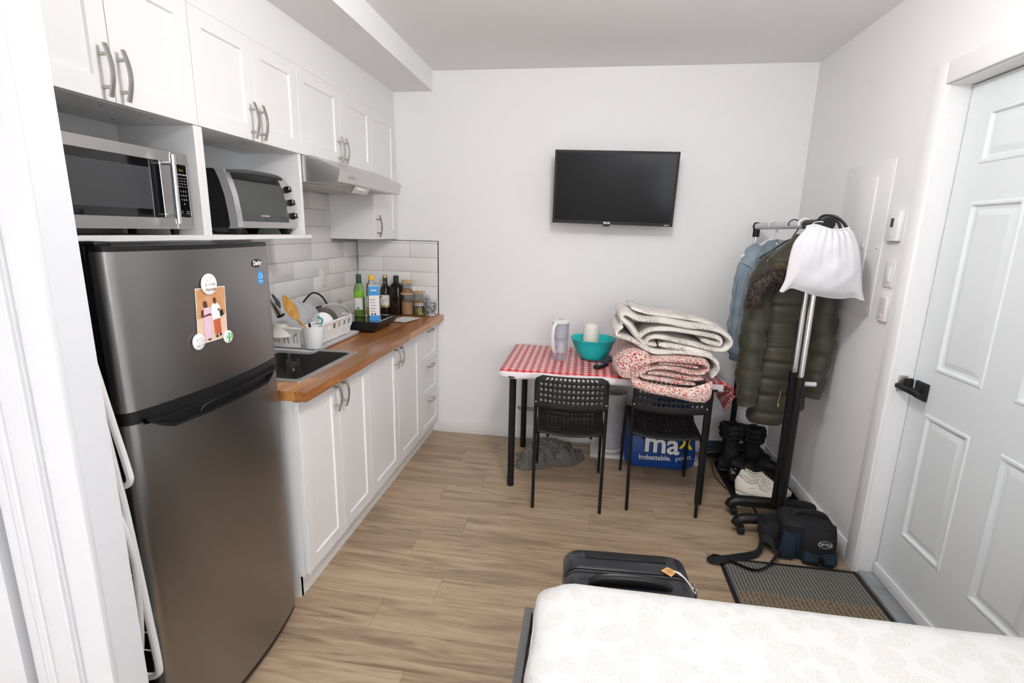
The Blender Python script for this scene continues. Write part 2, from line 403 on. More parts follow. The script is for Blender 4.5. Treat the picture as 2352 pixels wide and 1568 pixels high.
def grid(bm, nu, nv, f, mi=0, uv=None):
    V = [[bm.verts.new(f(i/nu, j/nv)) for j in range(nv+1)] for i in range(nu+1)]
    lay = bm.loops.layers.uv.verify() if uv else None
    for i in range(nu):
        for j in range(nv):
            fc = bm.faces.new((V[i][j], V[i+1][j], V[i+1][j+1], V[i][j+1])); fc.material_index = mi
            if uv:
                for lp, (a, b) in zip(fc.loops, ((i,j),(i+1,j),(i+1,j+1),(i,j+1))): lp[lay].uv = uv(a/nu, b/nv)
    return V
def prism(bm, poly, axis, a, b, mi=0):
    def P(p, t): return {'x': (t, p[0], p[1]), 'y': (p[0], t, p[1]), 'z': (p[0], p[1], t)}[axis]
    A = [bm.verts.new(P(p, a)) for p in poly]; B = [bm.verts.new(P(p, b)) for p in poly]; n = len(poly)
    bm.faces.new(A[::-1]).material_index = mi; bm.faces.new(B).material_index = mi
    for i in range(n): bm.faces.new((A[i], A[(i+1)%n], B[(i+1)%n], B[i])).material_index = mi
def interp(tab, t):
    for (a, b) in zip(tab, tab[1:]):
        if t <= b[0]:
            k = (t-a[0])/(b[0]-a[0]) if b[0] > a[0] else 0
            k = max(0, min(1, k)); return tuple(x+(y-x)*k for x, y in zip(a[1:], b[1:]))
    return tuple(tab[-1][1:])
def nz(p, s, a): return a*noise.noise(Vector(p)*s)
def solid(o, t, off=-1):
    md = o.modifiers.new('solidify', 'SOLIDIFY'); md.thickness = t; md.offset = off; return o
def text(name, s, size, origin, right, up, m, parent, ext=.0003, bold=0., align='CENTER', shear=0., sx=1.):
    cu = bpy.data.curves.new(name, 'FONT'); cu.body = s; cu.size = size; cu.extrude = ext; cu.offset = bold
    cu.align_x = align; cu.align_y = 'CENTER'; cu.shear = shear; cu.resolution_u = 3
    t = bpy.data.objects.new(name, cu); me = bpy.data.meshes.new_from_object(t)
    bpy.data.objects.remove(t)
    r = Vector(right).normalized(); u = Vector(up).normalized(); n = r.cross(u)
    o0 = Vector(origin) - (wloc(parent) if parent else Vector((0, 0, 0)))
    me.transform(Matrix(((r.x*sx, u.x, n.x, o0.x), (r.y*sx, u.y, n.y, o0.y), (r.z*sx, u.z, n.z, o0.z), (0, 0, 0, 1))))
    me.materials.clear(); me.materials.append(M[m])
    o = bpy.data.objects.new(name, me); C.objects.link(o); o.parent = parent
    return o

# ------------------------------------------------------------------ room shell
XL, XR, YB, ZC = -1.6696, 1.3229, 3.5325, 2.5593
YF = -4.4
fl = struct('floor', (lambda b: (box(b, XL-.1, XR+.25, YF-.1, YB+.1, -.08, -.004), b)[1])(new()), 'dgrey')
# planks, 165 mm wide, laid along x
pl_y = 2.235-.165*42; row = 0; cache = {}
while pl_y < YB:
    y0, y1 = pl_y, min(pl_y+.165, YB)
    if y1 > YF:
        off = {0: -.56, 1: .09, 2: .45}[row % 3] - 1.22*3
        x = off
        while x < XR+.02:
            a, b = max(x, XL), min(x+1.22, XR+.012)
            if b-a > .02:
                key = (round(b-a, 3), round(y1-y0, 3))
                if key not in cache:
                    bm = new(); box(bm, 0, b-a-.0008, 0, y1-y0-.0008, -.008, 0, .0006, 1)
                    o = obj('floor_plank', bm, 'plank', fl, local=True); cache[key] = o.data
                else:
                    o = bpy.data.objects.new('floor_plank', cache[key]); C.objects.link(o); o.parent = fl
                o.location = (a, max(y0, YF), 0)
            x += 1.22
    pl_y += .165; row += 1
bm = new(); box(bm, XL-.1, XR+.25, YF-.1, YB+.1, ZC, ZC+.08); struct('ceiling', bm, 'ceil')
bm = new(); box(bm, XL-.12, XL-.008, YF-.1, YB+.1, 0, ZC); wl = struct('wall_left', bm, 'wall')
bm = new(); box(bm, XL-.12, XR+.25, YB, YB+.12, 0, ZC); wb = struct('wall_back', bm, 'wall')
bm = new()
DY0, DY1, DZ = 1.405, 2.275, 2.103
box(bm, XR, XR+.16, DY1+.02, YB, 0, ZC); box(bm, XR, XR+.16, -1.50, DY0-.02, 0, ZC); box(bm, XR, XR+.16, YF, -3.90, 0, ZC); box(bm, XR, XR+.16, -3.90, -1.50, 0, .90); box(bm, XR, XR+.16, -3.90, -1.50, 2.20, ZC); box(bm, XR, XR+.16, DY0-.02, DY1+.02, DZ+.02, ZC)
struct('wall_right', bm, 'wall')
# wall behind the camera with its window opening
WX0, WX1, WZ0, WZ1 = .05, .98, 1.55, 2.22
bm = new()
box(bm, XL-.1, WX0, YF-.12, YF, 0, ZC); box(bm, WX1, XR+.1, YF-.12, YF, 0, ZC); box(bm, WX0, WX1, YF-.12, YF, 0, WZ0); box(bm, WX0, WX1, YF-.12, YF, WZ1, ZC)
struct('wall_front', bm, 'wall')
bm = new()
for a in ((WX0, WX0+.05, WZ0, WZ1), (WX1-.05, WX1, WZ0, WZ1), (WX0, WX1, WZ0, WZ0+.05), (WX0, WX1, WZ1-.05, WZ1), ((WX0+WX1)/2-.03, (WX0+WX1)/2+.03, WZ0, WZ1)):
    box(bm, a[0], a[1], YF-.07, YF+.01, a[2], a[3])
win = struct('window_1', bm, 'trim')
bm = new(); box(bm, WX0+.05, WX1-.05, YF-.05, YF-.045, WZ0+.05, WZ1-.05); obj('pane', bm, 'windowglow', win)
bm = new()
for a in ((-3.90, -3.85, .90, 2.20), (-1.55, -1.50, .90, 2.20), (-3.85, -1.55, .90, .95), (-3.85, -1.55, 2.15, 2.20), (-2.73, -2.67, .95, 2.15)): box(bm, XR-.005, XR+.08, a[0], a[1], a[2], a[3])
win = struct('window_2', bm, 'trim')
bm = new(); box(bm, XR+.05, XR+.055, -3.85, -1.55, .95, 2.15); obj('pane', bm, 'windowglow', win)
# bulkhead along the kitchen wall, and the boxed soffit flush with the cabinets
XU = -1.364
bm = new(); box(bm, XL, -1.087, YF, YB, 2.4315, ZC); struct('trim_1', bm, 'ceil')
bm = new(); box(bm, XL, XU, .83, YB, 2.2462, 2.4315); struct('trim_2', bm, 'cab')
# baseboards
def baseboard(name, pts):
    bm = new(); box(bm, *pts, bev=.003); return struct(name, bm, 'trim')
baseboard('baseboard_back', (-1.07, XR, YB-.012, YB, 0, .10))
baseboard('baseboard_right', (XR-.012, XR, 2.362, YB-.012, 0, .10))
# near wall end (bathroom doorway) on the left
X0p, Y0p, Y1p = -.921, .732, .806
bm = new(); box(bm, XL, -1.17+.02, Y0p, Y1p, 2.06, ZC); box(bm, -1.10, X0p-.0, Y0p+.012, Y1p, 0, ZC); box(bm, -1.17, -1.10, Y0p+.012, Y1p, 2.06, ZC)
struct('wall_near', bm, 'trim_dimmed')
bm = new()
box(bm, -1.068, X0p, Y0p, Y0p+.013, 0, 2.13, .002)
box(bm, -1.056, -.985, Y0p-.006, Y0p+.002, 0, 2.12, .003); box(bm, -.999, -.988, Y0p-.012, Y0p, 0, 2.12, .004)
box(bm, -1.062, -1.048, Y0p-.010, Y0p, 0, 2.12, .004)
struct('trim_3', bm, 'trim_dimmed')
bm = new(); box(bm, -1.125, -1.10, Y0p+.010, Y1p+.02, 0, 2.06, .002); box(bm, -1.105, -1.068, Y0p+.02, Y1p, 0, 2.06, .002); struct('trim_4', bm, 'trim_dimmed')
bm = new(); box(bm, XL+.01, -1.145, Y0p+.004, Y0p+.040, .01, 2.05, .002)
d2 = struct('door_2', bm, 'trim_dimmed')
bm = new(); box(bm, XL+.10, -1.26, Y0p-.002, Y0p+.006, .25, .95, .003); box(bm, XL+.10, -1.26, Y0p-.002, Y0p+.006, 1.1, 1.95, .003); obj('panel', bm, 'trim_dimmed', d2)
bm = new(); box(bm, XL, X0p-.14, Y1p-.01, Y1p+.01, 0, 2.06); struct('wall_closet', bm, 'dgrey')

# ---- entry door
def raised_panel(bm, X, y0, y1, z0, z1):
    """six-panel door moulding on a face with normal -x: ogee ridge, groove, raised field"""
    def ring(ins, dx): return [Vector((X-dx, a, b)) for a, b in ((y0+ins, z0+ins), (y1-ins, z0+ins), (y1-ins, z1-ins), (y0+ins, z1-ins))]
    rs = [ring(0, 0), ring(.006, .004), ring(.014, .004), ring(.020, -.007), ring(.030, -.008), ring(.052, .000), ring(.054, .0)]
    loft(bm, rs, (False, True))
bm = new(); XD = 1.3985
cols = [(2.158, 1.910), (1.773, 1.525)]; rows = [(.288, .842), (1.018, 1.672), (1.803, 1.992)]
ys = sorted({DY1-.003, DY0+.003} | {v for c in cols for v in c}); zs = sorted({.022, DZ-.004} | {v for r in rows for v in r})
for ya, yb_ in zip(ys, ys[1:]):
    for za, zb in zip(zs, zs[1:]):
        hit = any(abs(min(c)-ya) < 1e-6 for c in cols) and any(abs(r[0]-za) < 1e-6 for r in rows)
        if not hit:
            bm.faces.new([bm.verts.new(p) for p in ((XD, ya, za), (XD, yb_, za), (XD, yb_, zb), (XD, ya, zb))])
bmesh.ops.remove_doubles(bm, verts=bm.verts, dist=1e-5)
box(bm, XD+.012, XD+.045, DY0+.003, DY1-.003, .022, DZ-.004)
for a in ((DY0+.003, DY0+.004), (DY1-.004, DY1-.003)): box(bm, XD, XD+.012, a[0], a[1], .022, DZ-.004)
door = struct('door_1', bm, 'door')
for c in cols:
    for r in rows:
        bm = new(); raised_panel(bm, XD, min(c), max(c), r[0], r[1]); obj('panel', bm, 'door', door, angle=20)
bm = new(); box(bm, XD-.010, XD, DY0+.004, DY1-.004, .020, .075, .002); obj('door_sweep', bm, 'trim', door)
# lever handle
bm = new(); box(bm, XD-.012, XD, 2.165, 2.238, .885, .958, .002); obj('handle_plate', bm, 'black_matte', door)
bm = new(); cyl(bm, (XD-.012, 2.20, .922), (XD-.055, 2.20, .922), .011, seg=14)
box(bm, XD-.066, XD-.046, 2.135, 2.300, .912, .930, .003); box(bm, XD-.070, XD-.050, 2.288, 2.305, .906, .936, .004); obj('lever_handle', bm, 'black_matte', door)
bm = new(); box(bm, XD-.030, XD-.002, 2.262, 2.272, .900, .955, .004); obj('latch_guard', bm, 'black_matte', door)
# jambs, casing, threshold
bm = new()
box(bm, XR-.001, XR+.16, DY1, DY1+.019, .0, DZ+.019); box(bm, XR-.001, XR+.16, DY0-.019, DY0, 0, DZ+.019); box(bm, XR-.001, XR+.16, DY0, DY1, DZ, DZ+.019)
struct('trim_5', bm, 'trim')
bm = new()
box(bm, XR-.016, XR, DY1+.004, DY1+.082, 0, DZ+.082, .003); box(bm, XR-.016, XR, DY0-.082, DY0-.004, 0, DZ+.082, .003); box(bm, XR-.016, XR, DY0-.004, DY1+.004, DZ+.004, DZ+.082, .003)
cs = struct('trim_6', bm, 'wall')
bm = new(); box(bm, XR+.018, XR+.055, DY1-.002, DY1+.001, .895, .965, .001); o = obj('strike_plate', bm, 'nickel', cs)
bm = new(); box(bm, XR+.003, XR+.16, DY0, DY1, -.004, .018, .003); struct('trim_7', bm, 'threshold')

# ---- wall tiles
TH, TL = .1022, .410
def tiles(wallobj, plane, rows_, a0, a1, offs, mask):
    th = .007
    bm = new()
    for r in rows_:
        z0, z1 = r
        s = offs[rows_.index(r) % 2]
        x = s-TL*12
        while x < a1:
            a, b = max(x, a0), min(x+TL, a1); x += TL
            if b-a < .012: continue
            c, d = mask(a, b, z0, z1)
            if d-c < .012: continue
            g = .0012
            bm2 = new()
            if plane == 'x': box(bm2, XL-.0075, XL, c+g, d-g, z0+g, z1-g, .0012, 2)
            else: box(bm2, c+g, d-g, YB-.0075, YB, z0+g, z1-g, .0012, 2)
            obj('tile', bm2, 'tile', wallobj)
    bm.free()
zr = [(.914+TH*k, .914+TH*(k+1)) for k in range(8)]
zr[0] = (.9165, zr[0][1])
rows_low = [r for r in zr[:5]]
# grout beds
bm = new(); box(bm, XL-.009, XL-.0022, 1.50, YB, .905, 1.73); obj('grout_bed', bm, 'grout', wl)
bm = new(); box(bm, XL, -1.060, YB-.0055, YB, .905, 1.442); obj('grout_bed', bm, 'grout', wb)
bm = new(); box(bm, -1.060, -1.056, YB-.009, YB, .905, 1.444); box(bm, -1.40, -1.056, YB-.009, YB, 1.441, 1.444); obj('edge_trim', bm, 'black_metal', wb, label='thin black metal tile edging')
tiles(wl, 'x', zr[:5], 1.60, YB-.008, [3.105+TL*.5, 3.105], lambda a, b, z0, z1: (a, b))
tiles(wl, 'x', [zr[5], zr[6]], 2.34, 3.150, [3.105+TL*.5-.0, 3.105], lambda a, b, z0, z1: (a, b))
tiles(wl, 'x', [(zr[7][0], 1.73)], 2.34, 3.150, [3.105+TL*.5], lambda a, b, z0, z1: (a, b))
tiles(wb, 'y', zr[:5], XL+.001, -1.060, [-1.267, -1.472], lambda a, b, z0, z1: (a, b))
tiles(wb, 'y', [(zr[5][0], 1.441)], XL+.001, -1.060, [-1.267], lambda a, b, z0, z1: (a, b))

# ------------------------------------------------------------------ kitchen cabinets
def shaker(bm, X, y0, y1, z0, z1, t=.019, fr=.058, rec=.007):
    """shaker front facing +x, front face at X"""
    def ring(ins, x): return [Vector((x, a, b)) for a, b in ((y0+ins, z0+ins), (y1-ins, z0+ins), (y1-ins, z1-ins), (y0+ins, z1-ins))]
    loft(bm, [ring(0, X-t), ring(0, X-.0012), ring(.0012, X), ring(fr, X), ring(fr+.004, X-rec), ring(fr+.0045, X-rec)], (True, True))
def arch_handle(X, y, z0, z1, parent, horiz=False, proj=.034):
    bm = new(); L = z1-z0; pts = []
    for k in range(13):
        t = k/12; bow = math.sin(PI*t)
        d = X+proj*.62+proj*.45*bow
        pts.append((d, y, z0+L*t) if not horiz else (d, z0+L*t, y))
    rings = []
    for i, p in enumerate(pts):
        p = Vector(p); a, b = Vector(pts[max(i-1, 0)]), Vector(pts[min(i+1, 12)]); d = (b-a).normalized()
        s = Vector((0, 1, 0)) if not horiz else Vector((0, 0, 1)); n = d.cross(s)
        rings.append([p+s*.0058+n*.003, p+s*.0058-n*.003, p-s*.0058-n*.003, p-s*.0058+n*.003])
    loft(bm, rings)
    for t in (.19, .81):
        d = X+proj*.62+proj*.45*math.sin(PI*t)
        if not horiz: cyl(bm, (X, y, z0+L*t), (d, y, z0+L*t), .0052, seg=12)
        else: cyl(bm, (X, z0+L*t, y), (d, z0+L*t, y), .0052, seg=12)
    return obj('handle', bm, 'nickel', parent, angle=40)
g = .0016
def upper_unit(label, y0, y1, z0, z1, seams, hspec, niche=None, group=None, loc_z=None):
    base = niche[0] if niche else z0
    t = thing('upper_cabinet', label, 'cabinet', (-1.52, (y0+y1)/2, base), group='white upper cabinets along the kitchen wall')
    Xf = XU-.020
    bm = new()
    box(bm, XL, Xf, y0+.0005, y1-.0005, z0, z1, .0008, 1)
    obj('carcass', bm, 'cab', t)
    ys_ = [y0]+seams+[y1]
    doors = []
    for a, b in zip(ys_, ys_[1:]):
        bm = new(); shaker(bm, XU, a+g*.7, b-g*.7, z0+.001, z1-.0006); doors.append(obj('door', bm, 'cab', t, angle=20))
    for (di, y, za, zb) in hspec: arch_handle(XU, y, za, zb, doors[di])
    if niche:
        zb, ylp, yrp, th_, over = niche
        bm = new(); box(bm, XL, XU-.004, ylp, ylp+.018, zb, z0, .0008, 1); obj('side_panel', bm, 'cab', t)
        bm = new(); box(bm, XL, XU-.004, yrp-.022, yrp-.0005, zb, z0, .0008, 1); obj('side_panel', bm, 'cab', t)
        bm = new(); box(bm, XL, XL+.004, ylp+.018, yrp-.022, zb, z0); obj('back_panel', bm, 'cab_in', t)
        bm = new(); box(bm, XL, XU+.012, ylp, yrp+over, zb-.018, zb, .0012, 1); obj('shelf', bm, 'cab', t)
        for yy in (ylp+.33, yrp-.12):
            for xx in (XL+.09, XU-.07): bm = new(); cyl(bm, (xx, yy, z0+.0004), (xx, yy, z0-.0012), .006, seg=12); obj('cover_cap', bm, 'grey', t)
    return t
ZD = 1.858; ZT = 2.2465
upper_unit('white wall cabinet above the open niche that holds the microwave', 1.058, 1.684, ZD, ZT, [1.371], [(0, 1.335, 1.866, 2.004), (1, 1.392, 1.866, 2.004)], (1.486, 1.058, 1.684, .022, -.0005))
upper_unit('white wall cabinet above the open niche that holds the toaster oven', 1.684, 2.330, ZD, ZT, [2.010], [(0, 1.972, 1.866, 2.002), (1, 2.028, 1.866, 2.002)], (1.486, 1.6845, 2.330, .022, .030))
upper_unit('white two-door wall cabinet directly above the steel range hood', 2.330, 3.143, ZD, ZT, [2.7365], [(0, 2.700, 1.866, 2.000), (1, 2.757, 1.866, 2.000)])
t = upper_unit('tall narrow single-door white wall cabinet in the back corner', 3.143, 3.525, 1.452, ZT, [], [(0, 3.180, 1.468, 1.606)])
# filler left of unit 1
bm = new(); box(bm, XL, XU-.001, .90, 1.0565, 1.468, 2.2465, .001, 1)
o = obj('filler_panel', bm, 'cab'); tag(settle(o), 'plain white filler panel left of the microwave cabinet, mostly behind the wall end', 'panel')

XB = -1.066
def base_unit(label, y0, y1, fronts, endpanel=False, sink=False):
    t = thing('base_cabinet', label, 'cabinet', (-1.35, (y0+y1)/2, 0), group='white base cabinets under the wooden worktop')
    bm = new()
    if not sink: box(bm, XL, XB-.021, y0+.0005, y1-.0005, .10, .872)
    else:
        box(bm, XL, XB-.021, y0+.0005, y0+.018, .10, .872); box(bm, XL, XB-.021, y1-.018, y1-.0005, .10, .872); box(bm, XL, XB-.021, y0+.018, y1-.018, .10, .118)
        box(bm, XB-.04, XB-.021, y0+.018, y1-.018, .80, .872); box(bm, XL, XL+.01, y0+.018, y1-.018, .118, .70)
    obj('carcass', bm, 'cab', t)
    bm = new(); box(bm, XB-.062, XB-.044, y0+.0005 if not endpanel else y0+.004, y1-.0005, 0, .1); obj('plinth', bm, 'cab', t)
    if endpanel: bm = new(); box(bm, XL, XB-.044, y0-.0, y0+.018, 0, .10); obj('plinth_return', bm, 'cab', t)
    for f in fronts:
        kind, a, b, z0, z1, h = f
        bm = new(); shaker(bm, XB, a+g, b-g, z0+g, z1-g, fr=.058 if kind == 'door' else .045)
        o = obj(kind, bm, 'cab', t, angle=20)
        if kind == 'door': arch_handle(XB, h, .733, .868, o)
        else: arch_handle(XB, z1-.030, (a+b)/2-.075, (a+b)/2+.065, o, horiz=True)
    return t
ZB0, ZB1 = .112, .866
base_unit('white two-door base cabinet below the sink, nearest the fridge', 1.682, 2.318, [('door', 1.684, 2.000, ZB0, ZB1, 1.958), ('door', 2.000, 2.318, ZB0, ZB1, 2.028)], True, True)
base_unit('white two-door base cabinet in the middle of the counter run', 2.318, 3.118, [('door', 2.318, 2.712, ZB0, ZB1, 2.670), ('door', 2.712, 3.118, ZB0, ZB1, 2.735)])
base_unit('white three-drawer base cabinet at the back wall', 3.118, 3.520, [('drawer', 3.118, 3.512, .618, ZB1, 0), ('drawer', 3.118, 3.512, .364, .618, 0), ('drawer', 3.118, 3.512, ZB0, .364, 0)])

# worktop of glued staves, with the sink cut-out
WT0, WT1 = .875, .914
wt = thing('worktop', 'warm brown wooden butcher-block worktop of many glued staves', 'worktop', (-1.34, 2.6, WT0))
SX0, SX1, SY0, SY1 = -1.560, -1.125, 1.79, 2.300
sw = .0464; xx = XL; ncol = 14
rs = random.Random(3)
for i in range(ncol):
    a, b = XL+i*(XL*-1-1.0198)/ncol, XL+(i+1)*(XL*-1-1.0198)/ncol
    y = 1.6675-rs.random()*.5
    while y < YB-.001:
        L = rs.uniform(.35, .75); c, d = max(y, 1.6675), min(y+L, YB-.001); y += L
        if d-c < .02: continue
        segs = [(a, b, c, d)]
        if b > SX0+1e-4 and a < SX1-1e-4:
            segs = []
            if c < SY0: segs.append((a, b, c, min(d, SY0)))
            if d > SY1: segs.append((a, b, max(c, SY1), d))
            if c < SY1 and d > SY0:
                cc, dd = max(c, SY0), min(d, SY1)
                if a < SX0: segs.append((a, SX0, cc, dd))
                if b > SX1: segs.append((SX1, b, cc, dd))
        for q in segs:
            if q[3]-q[2] < .003 or q[1]-q[0] < .002: continue
            bm = new(); box(bm, q[0], q[1]-.0002, q[2], q[3]-.0003, WT0, WT1); o = obj('stave', bm, 'stave', wt, smooth=False)

# ---- sink
sk = thing('sink', 'square stainless steel drop-in sink with a dark deep bowl', 'sink', (-1.33, 2.02, .715))
bm = new()
outer = rrect((SX0+SX1)/2, (SY0+SY1)/2, (SX1-SX0)/2+.014, (SY1-SY0)/2+.014, .012, WT1+.0015)
def rr(x0, x1, y0, y1, r, z): return rrect((x0+x1)/2, (y0+y1)/2, (x1-x0)/2, (y1-y0)/2, r, z)
bx0, bx1, by0, by1 = -1.475, -1.140, 1.812, 2.275
loft(bm, [rr(SX0-.014, SX1+.014, SY0-.014, SY1+.014, .012, WT1+.0003), rr(SX0-.013, SX1+.013, SY0-.013, SY1+.013, .012, WT1+.003), rr(bx0-.004, bx1+.004, by0-.004, by1+.004, .020, WT1+.003), rr(bx0-.001, bx1+.001, by0-.001, by1+.001, .018, WT1+.001)], (False, False)); obj('rim', bm, 'rimsteel', sk)
bm = new(); loft(bm, [rr(bx0, bx1, by0, by1, .018, WT1+.002), rr(bx0+.004, bx1-.004, by0+.004, by1-.004, .018, .765), rr(bx0+.03, bx1-.03, by0+.03, by1-.03, .018, .744)], (False, True))
obj('basin', bm, 'sinksteel', sk)
bm = new(); lathe(bm, [(.040, 0), (.040, .002), (.030, .0035), (.012, .002), (.001, .002)], (-1.30, 2.02, .7442), 20); obj('drain', bm, 'chrome', sk)
# ---- faucet (pull-out spray, mostly behind the fridge)
fc = thing('faucet', 'chrome and black pull-down kitchen faucet spray beside the fridge', 'faucet', (-1.515, 2.00, .917))
bm = new(); cyl(bm, (-1.515, 2.00, .917), (-1.515, 2.00, .93), .028, .026, 20); cyl(bm, (-1.515, 2.0, .93), (-1.515, 2.0, 1.10), .016, .015, 16)
tube(bm, smoothpath([(-1.515, 2.0, 1.10), (-1.515, 2.0, 1.25), (-1.50, 2.03, 1.31), (-1.475, 2.075, 1.31), (-1.46, 2.10, 1.25)], 6), .011, 12); obj('spout', bm, 'chrome', fc)
bm = new(); tube(bm, [(-1.462, 2.098, 1.255), (-1.453, 2.118, 1.222), (-1.445, 2.140, 1.182), (-1.437, 2.163, 1.136), (-1.434, 2.172, 1.118)], [.011, .013, .0185, .021, .022], 18); obj('spray_head', bm, 'chrome', fc)
bm = new(); tube(bm, [(-1.4355, 2.168, 1.124), (-1.432, 2.177, 1.106)], [.0205, .0195], 18); obj('spray_nozzle', bm, 'black', fc)
bm = new(); tube(bm, [(-1.436, 2.128, 1.212), (-1.424, 2.148, 1.17), (-1.424, 2.160, 1.142)], [.006, .012, .006], 10); obj('spray_button', bm, 'dgrey', fc)
bm = new(); cyl(bm, (-1.515, 2.02, 1.0), (-1.50, 2.065, 1.03), .007, seg=10); obj('lever', bm, 'chrome', fc)
# ---- glass jar in sink (upright on a low drainer ledge)
def jar_mesh(bm, c, r, h, neck=None):
    prof = [(.001, .003), (r*.9, .003), (r, .01), (r, h*.66), (r*.93, h*.74), (neck or r*.78, h*.82), (neck or r*.78, h*.98), ((neck or r*.78)+.003, h), ((neck or r*.78)-.002, h), ((neck or r*.78)-.003, h*.82), (r-.004, h*.66), (r-.004, .012), (.001, .010)]
    lathe(bm, prof, c, 28, capb=False)
jr = thing('glass_jar', 'empty clear glass jar standing at the front of the sink', 'jar', (-1.37, 2.15, .745))
bm = new(); jar_mesh(bm, (-1.37, 2.15, .745), .038, .152, .031); obj('jar_body', bm, 'jarglass', jr)
bm = new()
for zz in (.134, .142): tube(bm, [(-1.37+.0322*math.cos(2*PI*k/24), 2.15+.0322*math.sin(2*PI*k/24), .745+zz) for k in range(24)], .0013, 6, True)
obj('screw_thread', bm, 'glass', jr)
#@@PART2
# ------------------------------------------------------------------ range hood
hd = thing('range_hood', 'brushed steel range hood with sloping front under the wall cabinets', 'range hood', (-1.45, 2.737, 1.73))
bm = new(); HY0, HY1 = 2.335, 3.140
prof = [(XL, 1.735), (XL, 1.855), (-1.318, 1.855), (-1.182, 1.797), (-1.176, 1.790), (-1.190, 1.738), (-1.200, 1.733)]
prism(bm, prof, 'y', HY0, HY1); obj('hood_shell', bm, 'hoodsteel', hd, angle=15)
bm = new(); box(bm, XL+.01, -1.215, HY0+.01, HY1-.01, 1.7325, 1.7345); obj('underside_panel', bm, 'lgrey', hd)
for a, b in ((2.36, 2.725), (2.745, 3.115)):
    bm = new(); box(bm, XL+.03, -1.36, a, b, 1.728, 1.7330, .002, 1)
    for k in range(9): box(bm, XL+.05, -1.37, a+.03+k*(b-a-.06)/8-.002, a+.03+k*(b-a-.06)/8+.002, 1.7270, 1.7290)
    obj('grease_filter', bm, 'hoodsteel', hd)
for yy in (2.47, 3.00):
    bm = new(); lathe(bm, [(.040, 0), (.040, -.003), (.032, -.006), (.001, -.006)], (-1.285, yy, 1.7330), 20); obj('lamp_cover', bm, 'lgrey', hd)
bm = new(); prism(bm, [(-1.236, 1.7335), (-1.204, 1.7335), (-1.222, 1.707), (-1.232, 1.700)], 'y', 2.55, 2.73); obj('control_box', bm, 'hoodsteel', hd)
bm = new()
for k in range(5): cyl(bm, (-1.212, 2.605+k*.018, 1.720), (-1.207, 2.605+k*.018, 1.717), .0042, seg=10)
obj('push_buttons', bm, 'chrome', hd)
text('nameplate', 'VENTRA', .022, (-1.1815, 2.47, 1.765), (0, 1, 0), (.25, 0, 1), 'grey_print', hd)

# ------------------------------------------------------------------ microwave
mwv = thing('microwave', 'stainless microwave oven with black glass door in the left niche', 'microwave', (-1.50, 1.378, 1.486))
MX = -1.386; my0, my1, mz0, mz1 = 1.12, 1.637, 1.506, 1.758
bm = new(); box(bm, XL+.03, MX-.028, my0+.004, my1-.004, mz0+.004, mz1-.004, .004); obj('casing', bm, 'dgrey', mwv)
bm = new()
def frame_x(bm, X0, X1, y0, y1, z0, z1, iy0, iy1, iz0, iz1, b=.002):
    box(bm, X0, X1, y0, y1, z0, iz0, b, 1); box(bm, X0, X1, y0, y1, iz1, z1, b, 1); box(bm, X0, X1, y0, iy0, iz0, iz1, b, 1); box(bm, X0, X1, iy1, y1, iz0, iz1, b, 1)
frame_x(bm, MX-.026, MX, my0, 1.566, mz0, mz1, my0+.03, 1.519, mz0+.037, mz1-.037)
dr = obj('door', bm, 'steel', mwv)
bm = new(); box(bm, MX-.024, MX-.001, my0+.03, 1.519, mz0+.037, mz1-.037); obj('door_glass', bm, 'blackglass', dr)
bm = new(); box(bm, MX-.003, MX-.0006, my0+.075, 1.478, mz0+.062, mz1-.062); obj('mesh_window', bm, 'mesh_glass', dr)
bm = new(); cyl(bm, (-1.348, 1.528, 1.524), (-1.348, 1.532, 1.742), .0095, seg=16)
for zz in (1.552, 1.715): cyl(bm, (MX, 1.529, zz), (-1.350, 1.530, zz), .006, seg=12)
obj('handle', bm, 'chrome', mwv)
bm = new(); frame_x(bm, MX-.026, MX-.001, 1.568, my1, mz0, mz1, 1.584, 1.630, mz0+.042, mz1-.040); obj('control_surround', bm, 'steel', mwv)
bm = new(); box(bm, MX-.024, MX-.0004, 1.584, 1.630, mz0+.042, mz1-.040); cp = obj('control_panel', bm, 'blackglass', mwv)
text('clock_display', '00:6', .012, (MX+.0001, 1.606, 1.701), (0, 1, 0), (0, 0, 1), 'amber', cp)
text('button_legend', 'Hamilton Beach', .0062, (MX+.0001, 1.607, 1.687), (0, 1, 0), (0, 0, 1), 'white_print', cp)
for r_, row_ in enumerate(('1 2 3', '4 5 6', '7 8 9', '0')):
    text('keypad_digit', row_.replace(' ', '   '), .0075, (MX+.0001, 1.607, 1.632-r_*.014), (0, 1, 0), (0, 0, 1), 'white_print', cp)
bm = new()
for zz in (1.674, 1.665, 1.656, 1.647):
    for yy in (1.590, 1.602, 1.615): box(bm, MX-.0004, MX+.0001, yy, yy+.008, zz, zz+.0014)
for zz in (1.565, 1.559): box(bm, MX-.0004, MX+.0001, 1.588, 1.598, zz, zz+.0014); box(bm, MX-.0004, MX+.0001, 1.612, 1.624, zz, zz+.0014)
obj('button_marks', bm, 'grey_print', cp, kind='stuff')
for (fx, fy) in ((-1.60, 1.16), (-1.60, 1.60), (-1.43, 1.16), (-1.43, 1.60)):
    bm = new(); cyl(bm, (fx, fy, 1.486), (fx, fy, mz0+.006), .012, .015, 14); obj('foot', bm, 'black', mwv)

